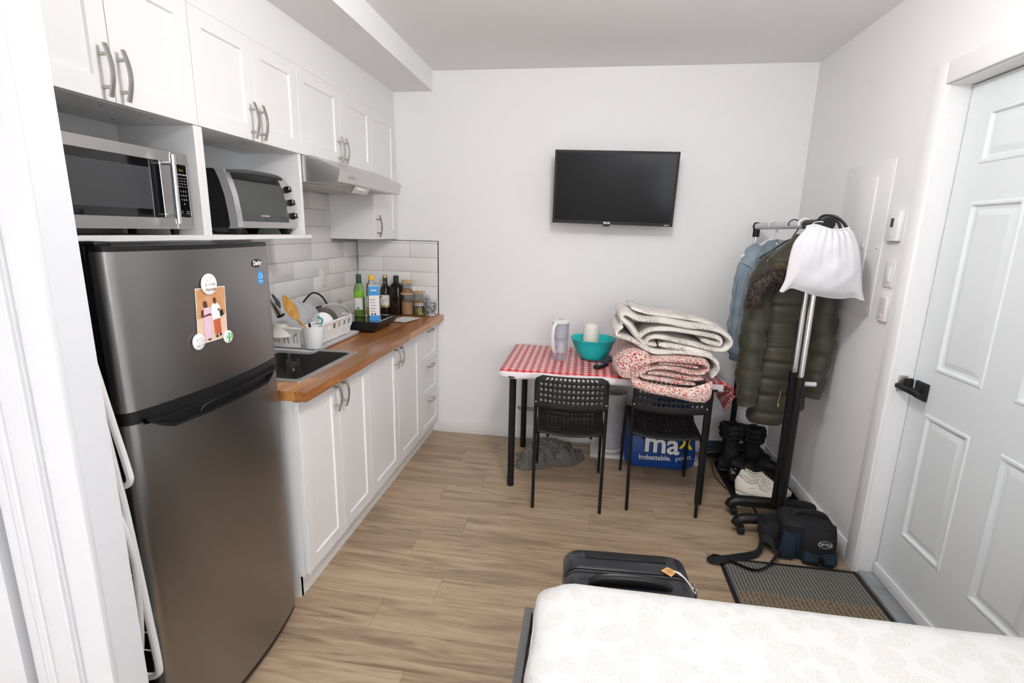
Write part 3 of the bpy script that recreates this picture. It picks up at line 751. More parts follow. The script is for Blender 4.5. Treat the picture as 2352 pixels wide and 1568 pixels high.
# ------------------------------------------------------------------ toaster oven
to = thing('toaster_oven', 'black and silver toaster oven with glass door in the right niche', 'toaster oven', (-1.53, 2.08, 1.486))
ty0, ty1 = 1.872, 2.296
def tprof(y, off=0.):   # silver front: leans forward toward the bottom
    return [(-1.452+off, 1.742), (-1.438+off, 1.737), (-1.422+off, 1.700), (-1.405+off, 1.640), (-1.396+off, 1.575), (-1.392+off, 1.530), (-1.394+off, 1.516), (-1.404+off, 1.510)]
bm = new(); prism(bm, [(XL+.03, 1.524), (XL+.03, 1.725), (XL+.05, 1.742), (-1.452, 1.742), (-1.418, 1.64), (-1.412, 1.512), (XL+.05, 1.512)], 'y', ty0+.004, ty1-.004); obj('body', bm, 'black', to, angle=20)
def strip(y0, y1, d=.004):
    P = tprof(0); bm = new()
    a = [(x+d, z) for x, z in P]; b = [(x-.03, z) for x, z in reversed(P)]
    prism(bm, a+b, 'y', y0, y1); return bm
obj('front_bezel', strip(ty0, ty0+.032, .006), 'silver', to, angle=40)
obj('front_bezel', strip(2.232, ty1, .004), 'steel', to, angle=40)
bm = new(); prism(bm, [(-1.398, 1.512), (-1.388, 1.514), (-1.388, 1.540), (-1.400, 1.542), (-1.42, 1.53)], 'y', ty0+.030, 2.232); obj('front_bezel', bm, 'steel', to)
bm = new(); prism(bm, [(-1.432, 1.706), (-1.425, 1.704), (-1.404, 1.62), (-1.3965, 1.565), (-1.404, 1.564), (-1.412, 1.62)], 'y', ty0+.031, 2.231); gl = obj('glass_door', bm, 'oven_glass', to)
bm = new(); prism(bm, [(-1.404, 1.564), (-1.394, 1.565), (-1.3905, 1.541), (-1.402, 1.541)], 'y', ty0+.031, 2.231); obj('door_rail', bm, 'dgrey', gl)
bm = new(); box(bm, -1.394, -1.391, 2.03, 2.09, 1.561, 1.568); obj('name_badge', bm, 'steel', gl)
bm = new()
rings = []
for k in range(15):
    t = k/14; yy = 1.885+.352*t; bow = .030*math.sin(PI*t)**.6; s = .55+.45*min(1, 5*t, 5*(1-t))
    rings.append([Vector((-1.420+bow+.016*s*math.cos(a), yy, 1.733+.004*math.sin(PI*t)+.010*s*math.sin(a))) for a in [2*PI*q/12 for q in range(12)]])
loft(bm, rings); obj('door_handle', bm, 'dgrey', to)
bm = new(); box(bm, XL+.055, -1.435, ty0+.02, ty0+.023, 1.53, 1.735)
for zz in (1.62,):
    for k in range(12): cyl(bm, (XL+.06, 1.90+k*.028, zz), (-1.43, 1.90+k*.028, zz), .0012, seg=6)
    cyl(bm, (-1.43, 1.89, zz), (-1.43, 2.22, zz), .0016, seg=6)
obj('wire_rack', bm, 'chrome', to)
bm = new(); box(bm, -1.455, -1.418, ty0+.032, 2.23, 1.545, 1.552); obj('crumb_tray', bm, 'lgrey', to)
for zz, xx in ((1.690, -1.414), (1.631, -1.400), (1.570, -1.391)):
    bm = new(); cyl(bm, (xx, 2.266, zz), (xx+.020, 2.266, zz+.004), .0155, .0135, 22); kn = obj('knob', bm, 'black', to)
    bm = new(); tube(bm, [(xx+.0202, 2.266+.0118*math.cos(2*PI*k/20), zz+.004+.0118*math.sin(2*PI*k/20)) for k in range(20)], .0011, 6, True); box(bm, xx+.019, xx+.022, 2.2655, 2.2668, zz+.004, zz+.014); obj('knob_ring', bm, 'chrome', kn)
for fx, fy in ((-1.60, 1.905), (-1.60, 2.26), (-1.425, 1.905), (-1.425, 2.255)):
    bm = new(); loft(bm, [rrect(fx, fy, .014, .014, .003, 1.486), rrect(fx, fy, .024, .024, .003, 1.513)]); obj('foot', bm, 'black', to, angle=30)
cd = new(); tube(cd, smoothpath([(-1.60, 1.96, 1.53), (-1.57, 1.955, 1.495), (-1.53, 1.98, 1.490), (-1.50, 2.03, 1.493), (-1.52, 2.06, 1.507), (-1.58, 2.05, 1.52)], 6), .0028, 8); obj('power_cord', cd, 'black', to)

# ------------------------------------------------------------------ refrigerator
fr = thing('refrigerator', 'tall stainless top-freezer refrigerator with black sides and black handle strip', 'refrigerator', (-1.36, 1.287, 0))
FY0, FY1 = 1.000, 1.601
bm = new(); box(bm, XL+.02, -1.128, FY0+.004, FY1-.006, .035, 1.462, .004); obj('cabinet_body', bm, 'black', fr)
def fplan(off=0., n=12, back=-1.122):
    pts = [(back, FY0)]
    r = .030
    for k in range(5): a = PI*(1-.5*k/4); pts.append((-1.108+off+r*math.cos(a-PI/2)*1.0-.0, FY0+r-r*math.sin(a-PI/2)*1.0)) if False else None
    for k in range(6):
        a = PI/2*k/5; pts.append((-1.112+off+.030*math.sin(a), FY0+.030-.030*math.cos(a)))
    for k in range(1, n):
        t = k/n; pts.append((-1.082+off+.030*math.sin(PI*t)**.8, FY0+.030+(FY1-FY0-.045)*t))
    for k in range(4):
        a = PI/2*k/3; pts.append((-1.097+off+.015*math.cos(a), FY1-.015+.015*math.sin(a)))
    pts.append((back, FY1)); return pts
def fdoor(z0, z1, m, name, off=0.):
    bm = new(); P = fplan(off)
    loft(bm, [[Vector((x, y, z0)) for x, y in P], [Vector((x, y, z1)) for x, y in P]]); return obj(name, bm, m, fr, angle=40)
fdoor(1.068, 1.457, 'steel_dark', 'freezer_door'); fdoor(.048, 1.035, 'steel_dark', 'fridge_door')
fdoor(1.457, 1.470, 'black', 'top_trim', .001); fdoor(1.036, 1.067, 'black', 'middle_trim', .003); fdoor(.030, .047, 'black', 'bottom_trim', -.002)
bm = new(); box(bm, -1.129, -1.121, FY0+.006, FY1-.006, .04, 1.46); obj('door_gasket', bm, 'black', fr)
# recessed black grip below the middle trim: follows the bowed door
bm = new()
def face_x(y, off=0.):
    t = (y-FY0-.03)/(FY1-FY0-.045); t = max(0, min(1, t)); return -1.082+off+.030*math.sin(PI*t)**.8
rings = []
for k in range(25):
    t = k/24; y = 1.035+(1.560-1.035)*t
    zt = 1.040; drop = .036*min(1, t*9, (1-t)*9)
    zb = zt-.002-drop; x = face_x(y)
    rings.append([Vector((x-.004, y, zt)), Vector((x+.020, y, zt)), Vector((x+.020, y, zt-.006)), Vector((x+.004, y, zt-.010)), Vector((x+.004, y, zb+.010)), Vector((x+.016, y, zb+.008)), Vector((x+.016, y, zb)), Vector((x-.004, y, zb))])
loft(bm, rings); obj('grip_handle', bm, 'black', fr, angle=30)
bm = new(); tube(bm, smoothpath([(face_x(1.18)+.018, 1.18, 1.016), (face_x(1.20)+.018, 1.20, 1.030), (face_x(1.28)+.018, 1.29, 1.034)], 5), .0012, 6); obj('grip_crease', bm, 'dgrey', fr)
bm = new(); box(bm, -1.165, -1.105, FY0+.002, FY0+.045, 1.468, 1.480, .003); box(bm, -1.148, -1.130, FY0-.003, FY0+.02, 1.435, 1.470, .002); obj('top_hinge', bm, 'black', fr)
bm = new(); box(bm, XL+.03, -1.16, FY0+.01, FY1-.01, 1.462, 1.470, .002); obj('top_cover', bm, 'black', fr)
for fy in (1.02, 1.55):
    bm = new(); cyl(bm, (-1.18, fy, 0), (-1.18, fy, .036), .016, seg=14); obj('foot', bm, 'black', fr)
for fy in (1.02, 1.55):
    bm = new(); cyl(bm, (-1.60, fy, 0), (-1.60, fy, .036), .016, seg=14); obj('foot', bm, 'black', fr)
# badge and sticker
xb = face_x(1.515)+.0006
bm = new(); loft(bm, [[Vector((face_x(1.513+.029*math.cos(2*PI*k/28))+d_, 1.513+.029*math.cos(2*PI*k/28), 1.404+.0135*math.sin(2*PI*k/28))) for k in range(28)] for d_ in (-.001, .0022)])
bd = obj('badge', bm, 'black', fr); bd['label'] = 'small oval black badge reading Danby'
tg_ = (face_x(1.533)-face_x(1.493))/.04
text('badge_text', 'Danby', .021, (xb+.0022, 1.513, 1.4045), (tg_, 1, 0), (0, 0, 1), 'white_print', bd, bold=.0006, sx=.95)
xe = face_x(1.528)-.002
bm = new(); box(bm, xe, xe+.0035, 1.516, 1.541, 1.334, 1.376); st = obj('energy_sticker', bm, 'energy', fr)
bm = new(); tube(bm, smoothpath([(xe+.0038, 1.5195, 1.360), (xe+.0038, 1.5285, 1.3705), (xe+.0038, 1.538, 1.358)], 5), .0005, 5)
tube(bm, smoothpath([(xe+.0038, 1.521, 1.355), (xe+.0038, 1.526, 1.358), (xe+.0038, 1.530, 1.354), (xe+.0038, 1.538, 1.361)], 4), .0006, 5)
box(bm, xe+.0034, xe+.0038, 1.518, 1.539, 1.343, 1.345); obj('sticker_print', bm, 'white_print', st)
# snapshot and magnets
def on_door(y, z, d=0.): return Vector((face_x(y)+d, y, z))
ph = thing('photograph', 'portrait snapshot of two standing people held to the freezer door', 'photo', tuple(on_door(1.275, 1.200, .002)))
def dpoly(bm, pts, d, mi):
    vs = [bm.verts.new(on_door(y, z, d)) for y, z in pts]; f = bm.faces.new(vs); f.material_index = mi
def T(u, v):  # photo-local 0..1 coordinates to the door (the snapshot leans slightly)
    y0 = 1.222+(1.213-1.222)*v; y1 = 1.334+(1.326-1.334)*v
    zt = 1.352+(-.003)*u; zb = 1.196+.003*u
    return (y0+(y1-y0)*u, zt+(zb-zt)*v)
bm = new()
grid(bm, 6, 2, lambda a, b: on_door(*T(a, b), .0016+.004*(1-a)*(b)**2*0)); obj('print_paper', bm, ['paper'], ph)
bm = new()
def q(pts, d, mi): dpoly(bm, [T(*p) for p in pts], .0022+d*.00018, mi)
grid(bm, 8, 3, lambda a, b: on_door(*T(.02+.96*a, .015+.525*b), .0019), mi=0); grid(bm, 8, 3, lambda a, b: on_door(*T(.02+.96*a, .54+.445*b), .0019), mi=1)
q([(.22, .24), (.33, .24), (.36, .36), (.26, .37), (.21, .32)], 2, 2)      # left head
q([(.16, .39), (.24, .36), (.44, .36), (.47, .44), (.46, .52), (.22, .50), (.18, .48)], 2, 3)
q([(.14, .40), (.22, .38), (.22, .50), (.44, .47), (.46, .52), (.16, .53), (.13, .50)], 3, 2)
q([(.20, .53), (.46, .51), (.46, .72), (.42, .93), (.22, .94), (.20, .75)], 3, 3)
q([(.30, .94), (.40, .93), (.42, .97), (.33, .97)], 4, 2)
q([(.54, .20), (.64, .20), (.66, .28), (.60, .33), (.55, .28)], 2, 2)     # right head
q([(.47, .34), (.57, .29), (.68, .31), (.78, .37), (.76, .46), (.76, .60), (.50, .62), (.47, .48)], 2, 4)
q([(.52, .61), (.76, .60), (.78, .88), (.56, .90)], 3, 5)
q([(.74, .46), (.86, .44), (.90, .55), (.77, .58)], 4, 6); q([(.68, .42), (.74, .41), (.76, .45), (.71, .46)], 4, 2)
q([(.58, .91), (.66, .90), (.66, .95), (.59, .96)], 4, 6); q([(.70, .90), (.77, .88), (.79, .93), (.73, .95)], 4, 6)
q([(.26, .365), (.37, .36), (.36, .38), (.27, .385)], 5, 4)
o = obj_raw('print_image', bm, ['ph_bg', 'ph_floor', 'skin', 'ph_pink', 'white_print', 'ph_rust', 'black_print'], ph, smooth=False)
def magnet(name, y, z, r, label):
    p = on_door(y, z, .0022); t = thing(name, label, 'magnet', tuple(p))
    bm = new(); lathe(bm, [(r*.9, 0), (r, .0015), (r, .0035), (r*.8, .0055), (r*.35, .0066), (.0005, .0068)], (0, 0, 0), 30)
    bmesh.ops.rotate(bm, verts=bm.verts, matrix=Matrix.Rotation(PI/2, 3, 'Y')); obj('disc', bm, 'white', t, local=True); return t, p
t, p = magnet('button_magnet', 1.270, 1.3600, .0295, 'large round white button magnet reading JE TAIME maman above the snapshot')
text('lettering', "JE T'AIME", .0095, p+Vector((.0067, 0, -.001)), (0, 1, -.03), (0, 0, 1), 'grey_print', t)
text('lettering', 'maman', .0135, p+Vector((.0062, 0, -.014)), (0, 1, -.03), (0, 0, 1), 'brown_print', t, shear=.3)
bm = new()
for yy, zz in ((-.010, .012), (.002, .013), (.006, .018)): prism(bm, [(p.y+yy-.001, p.z+zz), (p.y+yy+.001, p.z+zz), (p.y+yy, p.z+zz-.003)], 'x', p.x+.0062, p.x+.0069)
obj('printed_marks', bm, 'black_print', t)
t, p = magnet('button_magnet', 1.213, 1.2060, .0225, 'small white button magnet with handwritten words at the lower left of the snapshot')
text('lettering', 'quand', .0085, p+Vector((.0064, -.003, .007)), (0, 1, .25), (0, 0, 1), 'grey_print', t, shear=.35)
text('lettering', 'meme!', .0085, p+Vector((.0064, .003, .000)), (0, 1, .2), (0, 0, 1), 'grey_print', t, shear=.35)
bm = new(); tube(bm, smoothpath([(p.x+.0062, p.y-.011, p.z-.010), (p.x+.0062, p.y-.006, p.z-.013), (p.x+.0062, p.y-.001, p.z-.010), (p.x+.0062, p.y-.006, p.z-.008)], 4, True), .0004, 5, True)
tube(bm, [(p.x+.0062, p.y+.005, p.z-.009), (p.x+.0062, p.y+.010, p.z-.010), (p.x+.006, p.y+.014, p.z-.008)], .0004, 5); obj('printed_marks', bm, 'black_print', t)
t, p = magnet('button_magnet', 1.324, 1.1985, .0190, 'small white button magnet with a green cactus at the lower right of the snapshot')
bm = new(); X = p.x+.0064
tube(bm, [(X, p.y-.001, p.z-.0165), (X, p.y, p.z), (X, p.y+.001, p.z+.013)], [.0030, .0036, .0030], 8, sx=.3)
tube(bm, smoothpath([(X, p.y-.002, p.z-.003), (X, p.y-.008, p.z-.002), (X, p.y-.008, p.z+.006)], 4), .0017, 6)
tube(bm, smoothpath([(X, p.y+.002, p.z-.003), (X, p.y+.009, p.z-.001), (X, p.y+.009, p.z+.010)], 4), .0019, 6); obj('cactus_picture', bm, 'cactus', t)

# ------------------------------------------------------------------ folding airer between wall end and fridge
ar = thing('clothes_airer', 'white folded tube-frame clothes airer squeezed between fridge and wall end', 'drying rack', (-1.03, .90, 0))
bm = new(); tube(bm, smoothpath([(-1.13, .90, .0), (-1.12, .90, .40), (-1.10, .90, .418), (-1.03, .90, .418), (-1.000, .90, .432), (-.992, .90, .46), (-1.000, .90, .60), (-1.018, .90, .87), (-1.045, .90, 1.14), (-1.06, .90, 1.30)], 6), .0085, 10); obj('frame_tube', bm, 'white', ar)
bm = new(); tube(bm, smoothpath([(-1.08, .915, 1.35), (-1.035, .915, 1.10), (-1.012, .915, .98), (-1.010, .915, .945), (-1.030, .915, .93), (-1.08, .915, .93)], 6), .0075, 10); obj('frame_tube', bm, 'white', ar)
bm = new(); tube(bm, smoothpath([(-1.10, .885, .45), (-1.05, .885, .46), (-1.018, .885, .52), (-.998, .885, .72), (-1.003, .885, .80), (-1.018, .885, .86), (-1.03, .885, .88)], 6), .0075, 10); obj('frame_tube', bm, 'white', ar)
bm = new()
for k in range(9): cyl(bm, (-1.16, .90, .50+k*.052), (-1.000-.012*k/8*1.4, .90, .498+k*.052), .0016, seg=6)
obj('wires', bm, 'white', ar)
bm = new(); tube(bm, [(-1.14, .93, 0), (-1.13, .93, .50), (-1.08, .93, 1.35)], .0075, 10); obj('frame_tube', bm, 'white', ar)

# ------------------------------------------------------------------ counter things
Zc = WT1
# drain board + dish rack
db = thing('drain_board', 'pale grey ribbed drain board under the dish rack', 'drain board', (-1.46, 2.47, Zc))
bm = new(); loft(bm, [rr(-1.655, -1.300, 2.195, 2.725, .03, Zc+.0035), rr(-1.662, -1.292, 2.188, 2.732, .03, Zc+.018), rr(-1.658, -1.296, 2.192, 2.728, .03, Zc+.020), rr(-1.648, -1.306, 2.202, 2.718, .03, Zc+.012)])
obj('tray', bm, 'lgrey', db)
bm = new()
for k in range(12): box(bm, -1.64, -1.315, 2.225+k*.042, 2.234+k*.042, Zc+.011, Zc+.0165, .002, 1)
obj('ribs', bm, 'lgrey', db)
rk = thing('dish_rack', 'white plastic dish rack with slotted sides beside the sink', 'dish rack', (-1.47, 2.47, Zc+.018))
RZ0, RZ1 = Zc+.019, Zc+.118
bm = new()
# rim
P = [p for p in rr(-1.625, -1.325, 2.235, 2.715, .05, RZ1)]
tube(bm, P, .0065, 8, True, sx=1.2); obj('rim', bm, 'white_warm', rk)
def side_wall(bm, a, b, n, slots):
    """slotted wall between plan points a and b: slopes in toward the base"""
    a0, b0 = Vector(a[0]), Vector(b[0]); a1, b1 = Vector(a[1]), Vector(b[1])
    nn = (b0-a0).cross(Vector((0, 0, 1))).normalized()*.0022
    def Q(t, h): return (a0.lerp(b0, t)).lerp(a1.lerp(b1, t), h)
    def quad(t0, t1, h0, h1):
        v = []
        for s in (-1, 1):
            v += [bm.verts.new(Q(t, h)+nn*s) for t, h in ((t0, h0), (t1, h0), (t1, h1), (t0, h1))]
        for f in ((0,1,2,3), (7,6,5,4), (0,4,5,1), (1,5,6,2), (2,6,7,3), (3,7,4,0)): bm.faces.new([v[i] for i in f])
    quad(0, 1, 0, .22); quad(0, 1, .86, 1)
    for k in range(n+1):
        c = k/n; w_ = .22/n if 0 < k < n else .30/n
        quad(max(0, c-w_), min(1, c+w_), .22, .86)
    for k in range(n):   # short tongue in every slot
        c = (k+.5)/n; quad(c-.12/n, c+.12/n, .22, .60)
x0, x1, y0, y1 = -1.625, -1.325, 2.235, 2.715
def wall_pts(xa, ya, xb, yb_):
    cx, cy = (x0+x1)/2, (y0+y1)/2; s = .90
    return (((cx+(xa-cx)*s, cy+(ya-cy)*.93, RZ0), (xa, ya, RZ1)), ((cx+(xb-cx)*s, cy+(yb_-cy)*.93, RZ0), (xb, yb_, RZ1)))
for nm, (c, d, n_) in {'f': ((x1, y0+.05), (x1, y1-.02), 7), 'b': ((x0, y0+.02), (x0, y1-.02), 7), 'l': ((x0+.03, y0), (x1-.05, y0), 4), 'r': ((x0+.03, y1), (x1-.03, y1), 4)}.items():
    bm = new(); A, B = wall_pts(*c, *d); side_wall(bm, A, B, n_, 0); obj('slotted_side', bm, 'white_warm', rk, angle=20)
bm = new(); box(bm, x0+.022, x1-.022, y0+.03, y1-.03, RZ0, RZ0+.004)
for k in range(11):
    yy = y0+.05+k*.038
    prism(bm, [(x0+.03, RZ0+.003), (x0+.15, RZ0+.003), (x0+.14, RZ0+.035), (x0+.12, RZ0+.02), (x0+.06, RZ0+.02), (x0+.04, RZ0+.035)], 'y', yy, yy+.004)
obj('rack_floor', bm, 'white_warm', rk)
cu = thing('utensil_cup', 'white utensil cup at the front corner of the dish rack', 'cup', (-1.322, 2.262, Zc+.022))
bm = new(); lathe(bm, [(.001, 0), (.036, 0), (.040, .008), (.049, .085), (.049, .104), (.0515, .106), (.0505, .109), (.046, .107), (.036, .01), (.001, .006)], (-1.322, 2.262, Zc+.022), 28, capb=False); obj('cup_body', bm, 'white', cu)
# wooden spoon
sp = new()
tube(sp, [(-1.322, 2.288, Zc+.040), (-1.36, 2.262, 1.03), (-1.392, 2.240, 1.085)], [.0055, .0062, .0065], 10)
rings = []
a_, b_ = Vector((-1.387, 2.243, 1.078)), Vector((-1.436, 2.212, 1.200)); d = (b_-a_).normalized(); s_ = Vector((.45, .86, .1)); s_ = (s_-d*s_.dot(d)).normalized(); n_ = d.cross(s_)
for k in range(13):
    t = k/12; w_ = .006+.0225*math.sin(PI*min(1, t**.85))**.75 if 0 < t < 1 else .004
    c = a_.lerp(b_, t)+n_*(.004*math.sin(PI*t)); rings.append([c+s_*w_*math.cos(q_)+n_*.0035*math.sin(q_) for q_ in [2*PI*i/14 for i in range(14)]])
loft(sp, rings); o = obj('wooden_spoon', sp, 'bamboo'); tag(settle(o), 'bamboo cooking spoon standing in the utensil cup', 'spoon')
# peeler with teal end, black handled knife
t = thing('vegetable_peeler', 'steel peeler with a teal hook resting on the rack rim', 'peeler', (-1.345, 2.33, Zc+.12))
bm = new(); tube(bm, [(-1.372, 2.295, Zc+.128), (-1.345, 2.335, Zc+.134)], .0075, 10, sx=.6); obj('blade', bm, 'chrome', t)
bm = new(); tube(bm, smoothpath([(-1.350, 2.335, Zc+.125), (-1.325, 2.345, Zc+.128), (-1.320, 2.352, Zc+.150), (-1.345, 2.350, Zc+.160)], 5), .0048, 8); obj('hook', bm, 'tealdk', t)
bm = new(); tube(bm, [(-1.322, 2.262, Zc+.06), (-1.352, 2.288, Zc+.122), (-1.362, 2.300, Zc+.132)], .0085, 10, sx=.7); o = obj('knife_handle', bm, 'black'); tag(settle(o), 'black utensil handle lying in the utensil cup', 'utensil')
# translucent plates standing in rack
def disc(name, label, cat, c, n, r, m, depth=.018, group=None, rim=.7):
    c = Vector(c); n = Vector(n).normalized(); u, v = frame_at(n); bm = new(); rings = []
    for rr_, dz in ((.001, 0), (r*rim, 0), (r*.93, depth), (r, depth*1.1), (r, depth*1.1-.002), (r*.93, depth-.003), (r*rim, -.003), (.001, -.003)):
        rings.append([c+n*dz+u*rr_*math.cos(2*PI*k/36)+v*rr_*math.sin(2*PI*k/36) for k in range(36)])
    loft(bm, rings, (False, False)); o = obj(name, bm, m); tag(settle(o), label, cat, group); return o
disc('plate', 'large frosted translucent plate standing upright at the back of the rack', 'plate', (-1.535, 2.365, 1.055), (.45, -.85, .30), .105, 'frost', .012)
disc('plate', 'smaller frosted translucent plate behind the large translucent one', 'plate', (-1.50, 2.475, 1.035), (.35, -.88, .30), .088, 'frost', .012)
disc('bowl', 'upturned cream bowl at the left end of the dish rack', 'bowl', (-1.49, 2.262, Zc+.125), (-.05, .1, -1), .070, 'offwhite', .05, rim=.45).location.z = Zc+.075
disc('pan', 'steel pan leaning in the middle of the dish rack', 'pan', (-1.455, 2.600, 1.000), (.55, -.75, .35), .075, 'pansteel', .045, rim=.75)
disc('lid', 'flat grey steel plate leaning at the right end of the dish rack', 'plate', (-1.420, 2.668, 1.010), (.42, -.62, .62), .100, 'pansteel', .008, rim=.85)
bm = new(); lathe(bm, [(.001, 0), (.025, 0), (.038, .02), (.040, .065), (.0375, .066), (.035, .02), (.001, .004)], (-1.40, 2.30, RZ0+.005), 24, capb=False); o = obj('cup', bm, 'offwhite'); tag(settle(o), 'cream cup seen through the slots of the dish rack', 'cup')
# black cord from the wall behind the rack
bm = new(); tube(bm, smoothpath([(-1.64, 2.70, 1.06), (-1.63, 2.72, 1.10), (-1.62, 2.80, 1.135), (-1.62, 2.90, 1.10), (-1.62, 2.98, 1.02), (-1.60, 3.02, .96), (-1.57, 3.00, .930), (-1.55, 2.98, .927)], 8), .0052, 10)
tube(bm, smoothpath([(-1.62, 2.80, 1.02), (-1.61, 2.82, 1.045), (-1.60, 2.87, 1.04), (-1.59, 2.92, 1.00), (-1.59, 2.94, .95), (-1.58, 2.97, .925)], 8), .0048, 10)
cord_bm = bm
bm = new(); box(bm, -1.63, -1.60, 2.775, 2.835, Zc+.0005, Zc+.095, .004); o = obj('power_adapter', bm, 'white'); tag(settle(o), 'white plug block standing behind the dish rack', 'adapter')
# outlet on the tiles
def outlet(name, label, y, z, X):
    t = thing(name, label, 'outlet', (X, y, z))
    bm = new(); box(bm, X, X+.006, y-.042, y+.042, z-.06, z+.06, .002); pl = obj('cover_plate', bm, 'white_warm', t)
    bm = new(); box(bm, X+.006, X+.0085, y-.017, y+.017, z-.034, z+.034, .001); ins = obj('insert', bm, 'white', t)
    bm = new()
    for zz in (-.018, .018):
        for yy in (-.006, .006): box(bm, X+.0083, X+.0088, y+yy-.001, y+yy+.001, z+zz-.004, z+zz+.004)
    for zz in (-.048, .048): cyl(bm, (X+.0055, y, z+zz), (X+.0068, y, z+zz), .003, seg=8)
    obj('slots', bm, 'dgrey', ins)
outlet('wall_outlet', 'white duplex outlet on the tiled wall above the worktop', 3.012, 1.205, XL-.0005)
# induction cooktop
ct = thing('induction_cooktop', 'black portable glass-topped cooktop on the wooden worktop', 'cooktop', (-1.33, 2.88, Zc))
bm = new(); loft(bm, [rr(-1.515, -1.225, 2.755, 3.045, .012, Zc+.012), rr(-1.520, -1.190, 2.750, 3.055, .012, Zc+.050), rr(-1.520, -1.188, 2.750, 3.055, .012, Zc+.062)])
obj('housing', bm, 'black', ct, angle=30)
bm = new(); box(bm, -1.512, -1.196, 2.758, 3.047, Zc+.0622, Zc+.067, .001, 1); obj('glass_top', bm, 'blackglass', ct)
for fx, fy in ((-1.49, 2.78), (-1.245, 2.78), (-1.49, 3.02), (-1.245, 3.02)):
    bm = new(); cyl(bm, (fx, fy, Zc), (fx, fy, Zc+.014), .012, .015, 12); obj('foot', bm, 'black', ct)
bm = new(); box(bm, -1.208, -1.200, 2.80, 3.0, Zc+.067, Zc+.0675); obj('control_strip', bm, 'lgrey', ct)
ZT_ = Zc+.067
obj('power_cord', cord_bm, 'black', ct, label='black cord looping up in front of the tiles')
def bottle(name, label, c, prof, m, parts=(), cat='bottle', sq=None):
    t = thing(name, label, cat, c)
    bm = new(); lathe(bm, prof, c, 28, capb=False, sq=sq); obj('bottle_body', bm, m, t, angle=50)
    for (n, pr, mm) in parts:
        bm = new(); lathe(bm, pr, c, 28, capb=True, capt=True, sq=sq if n in ('contents',) else None); obj(n, bm, mm, t, angle=40)
    return t
def label_band(t, name, c, r, z0, z1, a0, a1, m, sq=None, n=14):
    bm = new(); R = []
    for z in (z0, z1):
        ring = []
        for k in range(n+1):
            a = a0+(a1-a0)*k/n; ca, sa = math.cos(a), math.sin(a)
            if sq: ca = math.copysign(abs(ca)**sq, ca); sa = math.copysign(abs(sa)**sq, sa)
            ring.append(Vector((c[0]+r*ca, c[1]+r*sa, c[2]+z)))
        R.append(ring)
    loft(bm, R, (False, False), closed=False); return obj_raw(name, bm, m, t)
c = (-1.395, 2.945, ZT_)
t = bottle('oil_bottle', 'slim green oil bottle with dark green neck foil on the cooktop', c, [(.001, .002), (.028, .002), (.031, .006), (.031, .165), (.026, .190), (.014, .205), (.013, .256), (.001, .257)], 'greenglass',
    (('contents', [(.026, .006), (.028, .010), (.028, .120), (.026, .122)], 'oil_green'), ('neck_foil', [(.0165, .207), (.0170, .212), (.0155, .262), (.001, .263)], 'greencap')), sq=.72)
lb = label_band(t, 'front_label', c, .0316, .120, .165, -2.35, .3, 'green_print', .72)
l2 = label_band(t, 'back_label', c, .0316, .045, .118, -2.2, -.45, 'paper', .72)
bm = new()
for k in range(8): box(bm, c[0]-.004+k*.0022, c[0]-.0030+k*.0022, c[1]-.0325, c[1]-.0318, c[2]+.048, c[2]+.060)
obj('label_print', bm, 'black_print', l2)
c = (-1.336, 2.998, ZT_)
bottle('oil_bottle', 'tall clear plastic oil bottle with a yellow cap on the cooktop', c, [(.001, .002), (.030, .002), (.036, .010), (.036, .170), (.033, .190), (.016, .222), (.015, .236), (.001, .237)], 'clearplastic',
    (('contents', [(.030, .005), (.033, .012), (.033, .050), (.030, .052)], 'oil'), ('cap', [(.0165, .226), (.0165, .250), (.014, .254), (.001, .254)], 'yellow')))
# carton
cr = thing('carton', 'blue and white food carton with a fruit picture on the cooktop', 'carton', (-1.262, 2.860, ZT_), .45)
bm = new(); hx, hy, H_ = .030, .036, .205
box(bm, -hx, hx, -hy, hy, .03, .150); obj('white_sides', bm, 'paper', cr, local=True, smooth=False)
bm = new(); box(bm, -hx, hx, -hy, hy, .0, .030); obj('lower_band', bm, 'blue', cr, local=True, smooth=False)
bm = new(); box(bm, -hx, hx, -hy, hy, .150, H_); obj('upper_band', bm, 'blue', cr, local=True, smooth=False)
bm = new(); box(bm, -hx, hx, -hy, hy, H_, H_+.0012); obj('top_flap', bm, 'paper', cr, local=True, smooth=False)
bm = new(); prism(bm, [(.012+.013*math.cos(2*PI*k/14), .082+.013*math.sin(2*PI*k/14)) for k in range(14)], 'x', hx, hx+.0006); obj('fruit_picture', bm, 'red', cr, local=True)
bm = new(); prism(bm, [(-.010+.012*math.cos(2*PI*k/12), .078+.008*math.sin(2*PI*k/12)) for k in range(12)], 'x', hx, hx+.0005); obj('leaf_picture', bm, 'green_print', cr, local=True)
bm = new()
for k in range(5): box(bm, -.024, .004+.004*(k % 3), -hy-.0004, -hy, .055+k*.017, .058+k*.017)
for k in range(3): box(bm, hx, hx+.0005, -.022+k*.012, -.014+k*.012, .034, .046)
for k in range(2): box(bm, -.020+k*.018, -.010+k*.018, -hy-.0005, -hy, .032, .044)
box(bm, hx, hx+.0004, -.026, .024, .128, .136); obj('printed_text', bm, 'dgrey', cr, local=True)
bm = new(); box(bm, -.018, .014, -hy-.0005, -hy, .178, .184); box(bm, hx, hx+.0005, -.018, .020, .178, .184); obj('printed_name', bm, 'white_print', cr, local=True)
